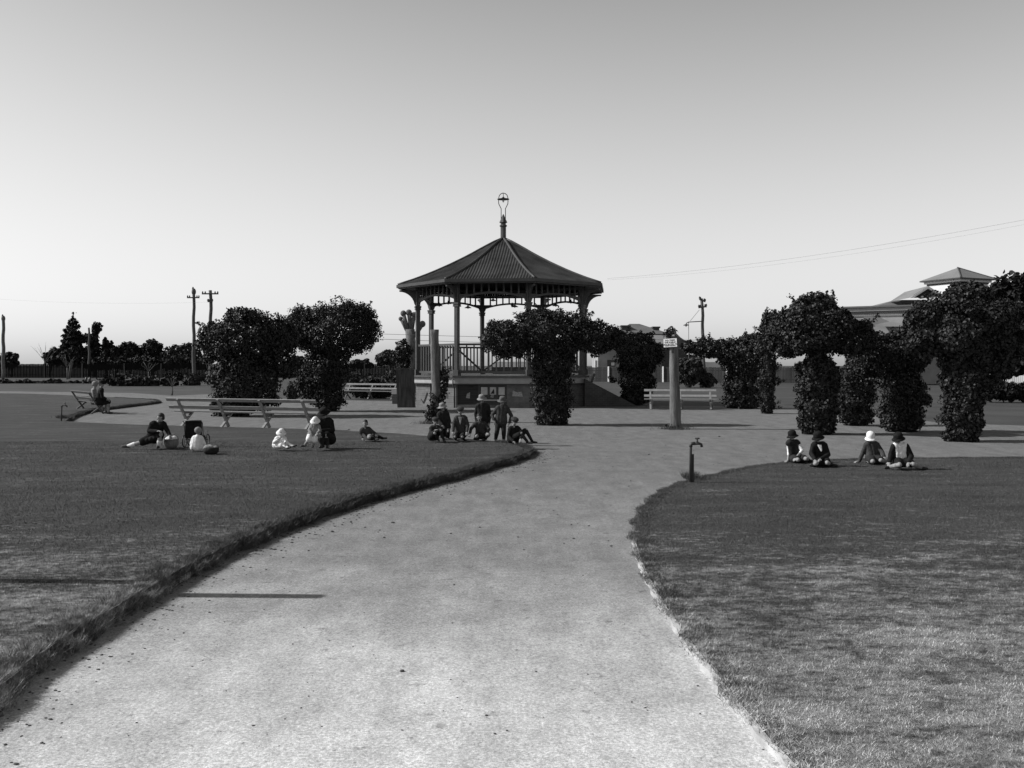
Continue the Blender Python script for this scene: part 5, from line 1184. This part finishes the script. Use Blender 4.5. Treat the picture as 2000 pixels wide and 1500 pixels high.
for x in (xa-.02, xb+.02):
    q = MB(); q.tube([(x, Yc+.3, z0+.13), (x, Yc+.05, zb), (x, Yc-.02, zt-.05), (x, Yc-.1, zt+.0)], .009, 6); q.tube([(x, Yc, z0+.13), (x, Yc+.2, zb+.0), (x, Yc+.32, zb+.14)], .009, 6); child(q, 'frame', M_grey, pc, True)
    for yy in (Yc, Yc+.32):
        q = MB(); pts = [(x, yy+.12*math.cos(a), z0+.125+.12*math.sin(a)) for a in [2*math.pi*i/20 for i in range(21)]]; q.tube(pts, .012, 6, False)
        wl = child(q, 'wheel', M_shoe, pc, True)
        q = MB()
        for i in range(8): a = math.pi*i/4; q.tube([(x, yy, z0+.125), (x, yy+.115*math.cos(a), z0+.125+.115*math.sin(a))], .003, 4)
        child(q, 'spokes', M_ridge, wl)
q = MB(); q.tube([(xa-.02, Yc, z0+.125), (xb+.02, Yc, z0+.125)], .007, 6); q.tube([(xa-.02, Yc+.32, z0+.125), (xb+.02, Yc+.32, z0+.125)], .007, 6); q.tube([(xa-.02, Yc-.1, zt), (xb+.02, Yc-.1, zt)], .012, 6); child(q, 'axle', M_grey, pc, True)
def basket(label, px, py, r, h_, cloth, dark=False):
    b = gp(px, py, LZ); t = thing('basket', label, 'basket', b, 'baskets on the lawn')
    q = MB(); q.lathe([(0, .005), (r*.7, .005), (r*.95, h_*.35), (r, h_*.6), (r*.96, h_), (r*.9, h_), (r*.92, h_*.6), (r*.6, .02), (0, .02)], b, 24); child(q, 'bowl', M_cdark if dark else M_wicker, t, True)
    q = MB(); q.tube([b+Vector((r*math.cos(a), 0, h_*.9+r*.8*math.sin(a))) for a in [math.pi*i/12 for i in range(13)]], .01, 6)
    if not dark: child(q, 'handle', M_wicker, t, True)
    q = MB(); rr = random.Random(int(px))
    for i in range(7): q.ell(b+Vector((rr.uniform(-.5, .5)*r, rr.uniform(-.5, .3)*r, h_+rr.uniform(-.02, .02))), (r*.5, r*.45, .05), Matrix.Rotation(rr.uniform(-.4, .4), 3, 'Y'), 10, 8)
    remesh(q, 'cloth', cloth, t, .009, 2); return t
basket('round wicker basket with a white cloth beside the kneeling person', 334, 875, .15, .19, M_cwhite)
basket('dark bowl-shaped bag heaped with pale linen in front of the toddler', 412, 887, .15, .13, M_clite, True)

# ------------------------------------------------------------------ light, sky, camera
ELEV, AZ = math.radians(36), math.radians(2)
sdir = Vector((-math.cos(AZ)*math.cos(ELEV), math.sin(AZ)*math.cos(ELEV), math.sin(ELEV)))
sun = bpy.data.lights.new('sun', 'SUN'); sun.energy = 5.0; sun.angle = math.radians(.55); sun.color = (1, 1, 1)
so = bpy.data.objects.new('sun', sun); COL.objects.link(so); so.rotation_euler = sdir.to_track_quat('Z', 'Y').to_euler(); so.location = (-20, 5, 20)
w = bpy.data.worlds.new('World'); sc.world = w; w.use_nodes = True; nt = w.node_tree
bg = nt.nodes['Background']; sky = nt.nodes.new('ShaderNodeTexSky'); sky.sky_type = 'NISHITA'; sky.sun_disc = False
sky.sun_elevation = ELEV; sky.sun_rotation = math.atan2(sdir.x, sdir.y); sky.dust_density = 2.0; sky.air_density = 1.0; sky.ozone_density = 1.0
bw = nt.nodes.new('ShaderNodeRGBToBW'); nt.links.new(sky.outputs[0], bw.inputs[0])
def WM(op, a, b=0.0):
    n = nt.nodes.new('ShaderNodeMath'); n.operation = op
    for i, v in enumerate((a, b)):
        if isinstance(v, (int, float)): n.inputs[i].default_value = v
        else: nt.links.new(v, n.inputs[i])
    return n.outputs[0]
# blue-sensitive plate: the hazy air low down records much brighter than the deep zenith
wc = nt.nodes.new('ShaderNodeTexCoord'); ws = nt.nodes.new('ShaderNodeSeparateXYZ'); nt.links.new(wc.outputs['Generated'], ws.inputs[0])
zq = WM('DIVIDE', ws.outputs['Z'], .42); gain = WM('ADD', WM('MULTIPLY', WM('EXPONENT', WM('MULTIPLY', WM('MULTIPLY', zq, zq), -1.0)), 3.5), .5)
v_ = WM('MULTIPLY', WM('MULTIPLY', bw.outputs[0], gain), 1.32)
v_ = WM('DIVIDE', v_, WM('ADD', WM('MULTIPLY', v_, .6*.08), 1.0)); nt.links.new(v_, bg.inputs['Color']); bg.inputs['Strength'].default_value = .08
cam = bpy.data.cameras.new('camera'); co = bpy.data.objects.new('camera', cam); COL.objects.link(co); co.location = (0, 0, H); co.rotation_euler = (math.pi/2, 0, 0)
cam.sensor_width = 36; cam.lens = F/2000*36; cam.shift_y = -(750-HY)/2000; cam.clip_end = 9000; cam.clip_start = .05; sc.camera = co
sc.view_settings.view_transform = 'Standard'; sc.view_settings.look = 'None'; sc.view_settings.exposure = 0; sc.view_settings.gamma = 1
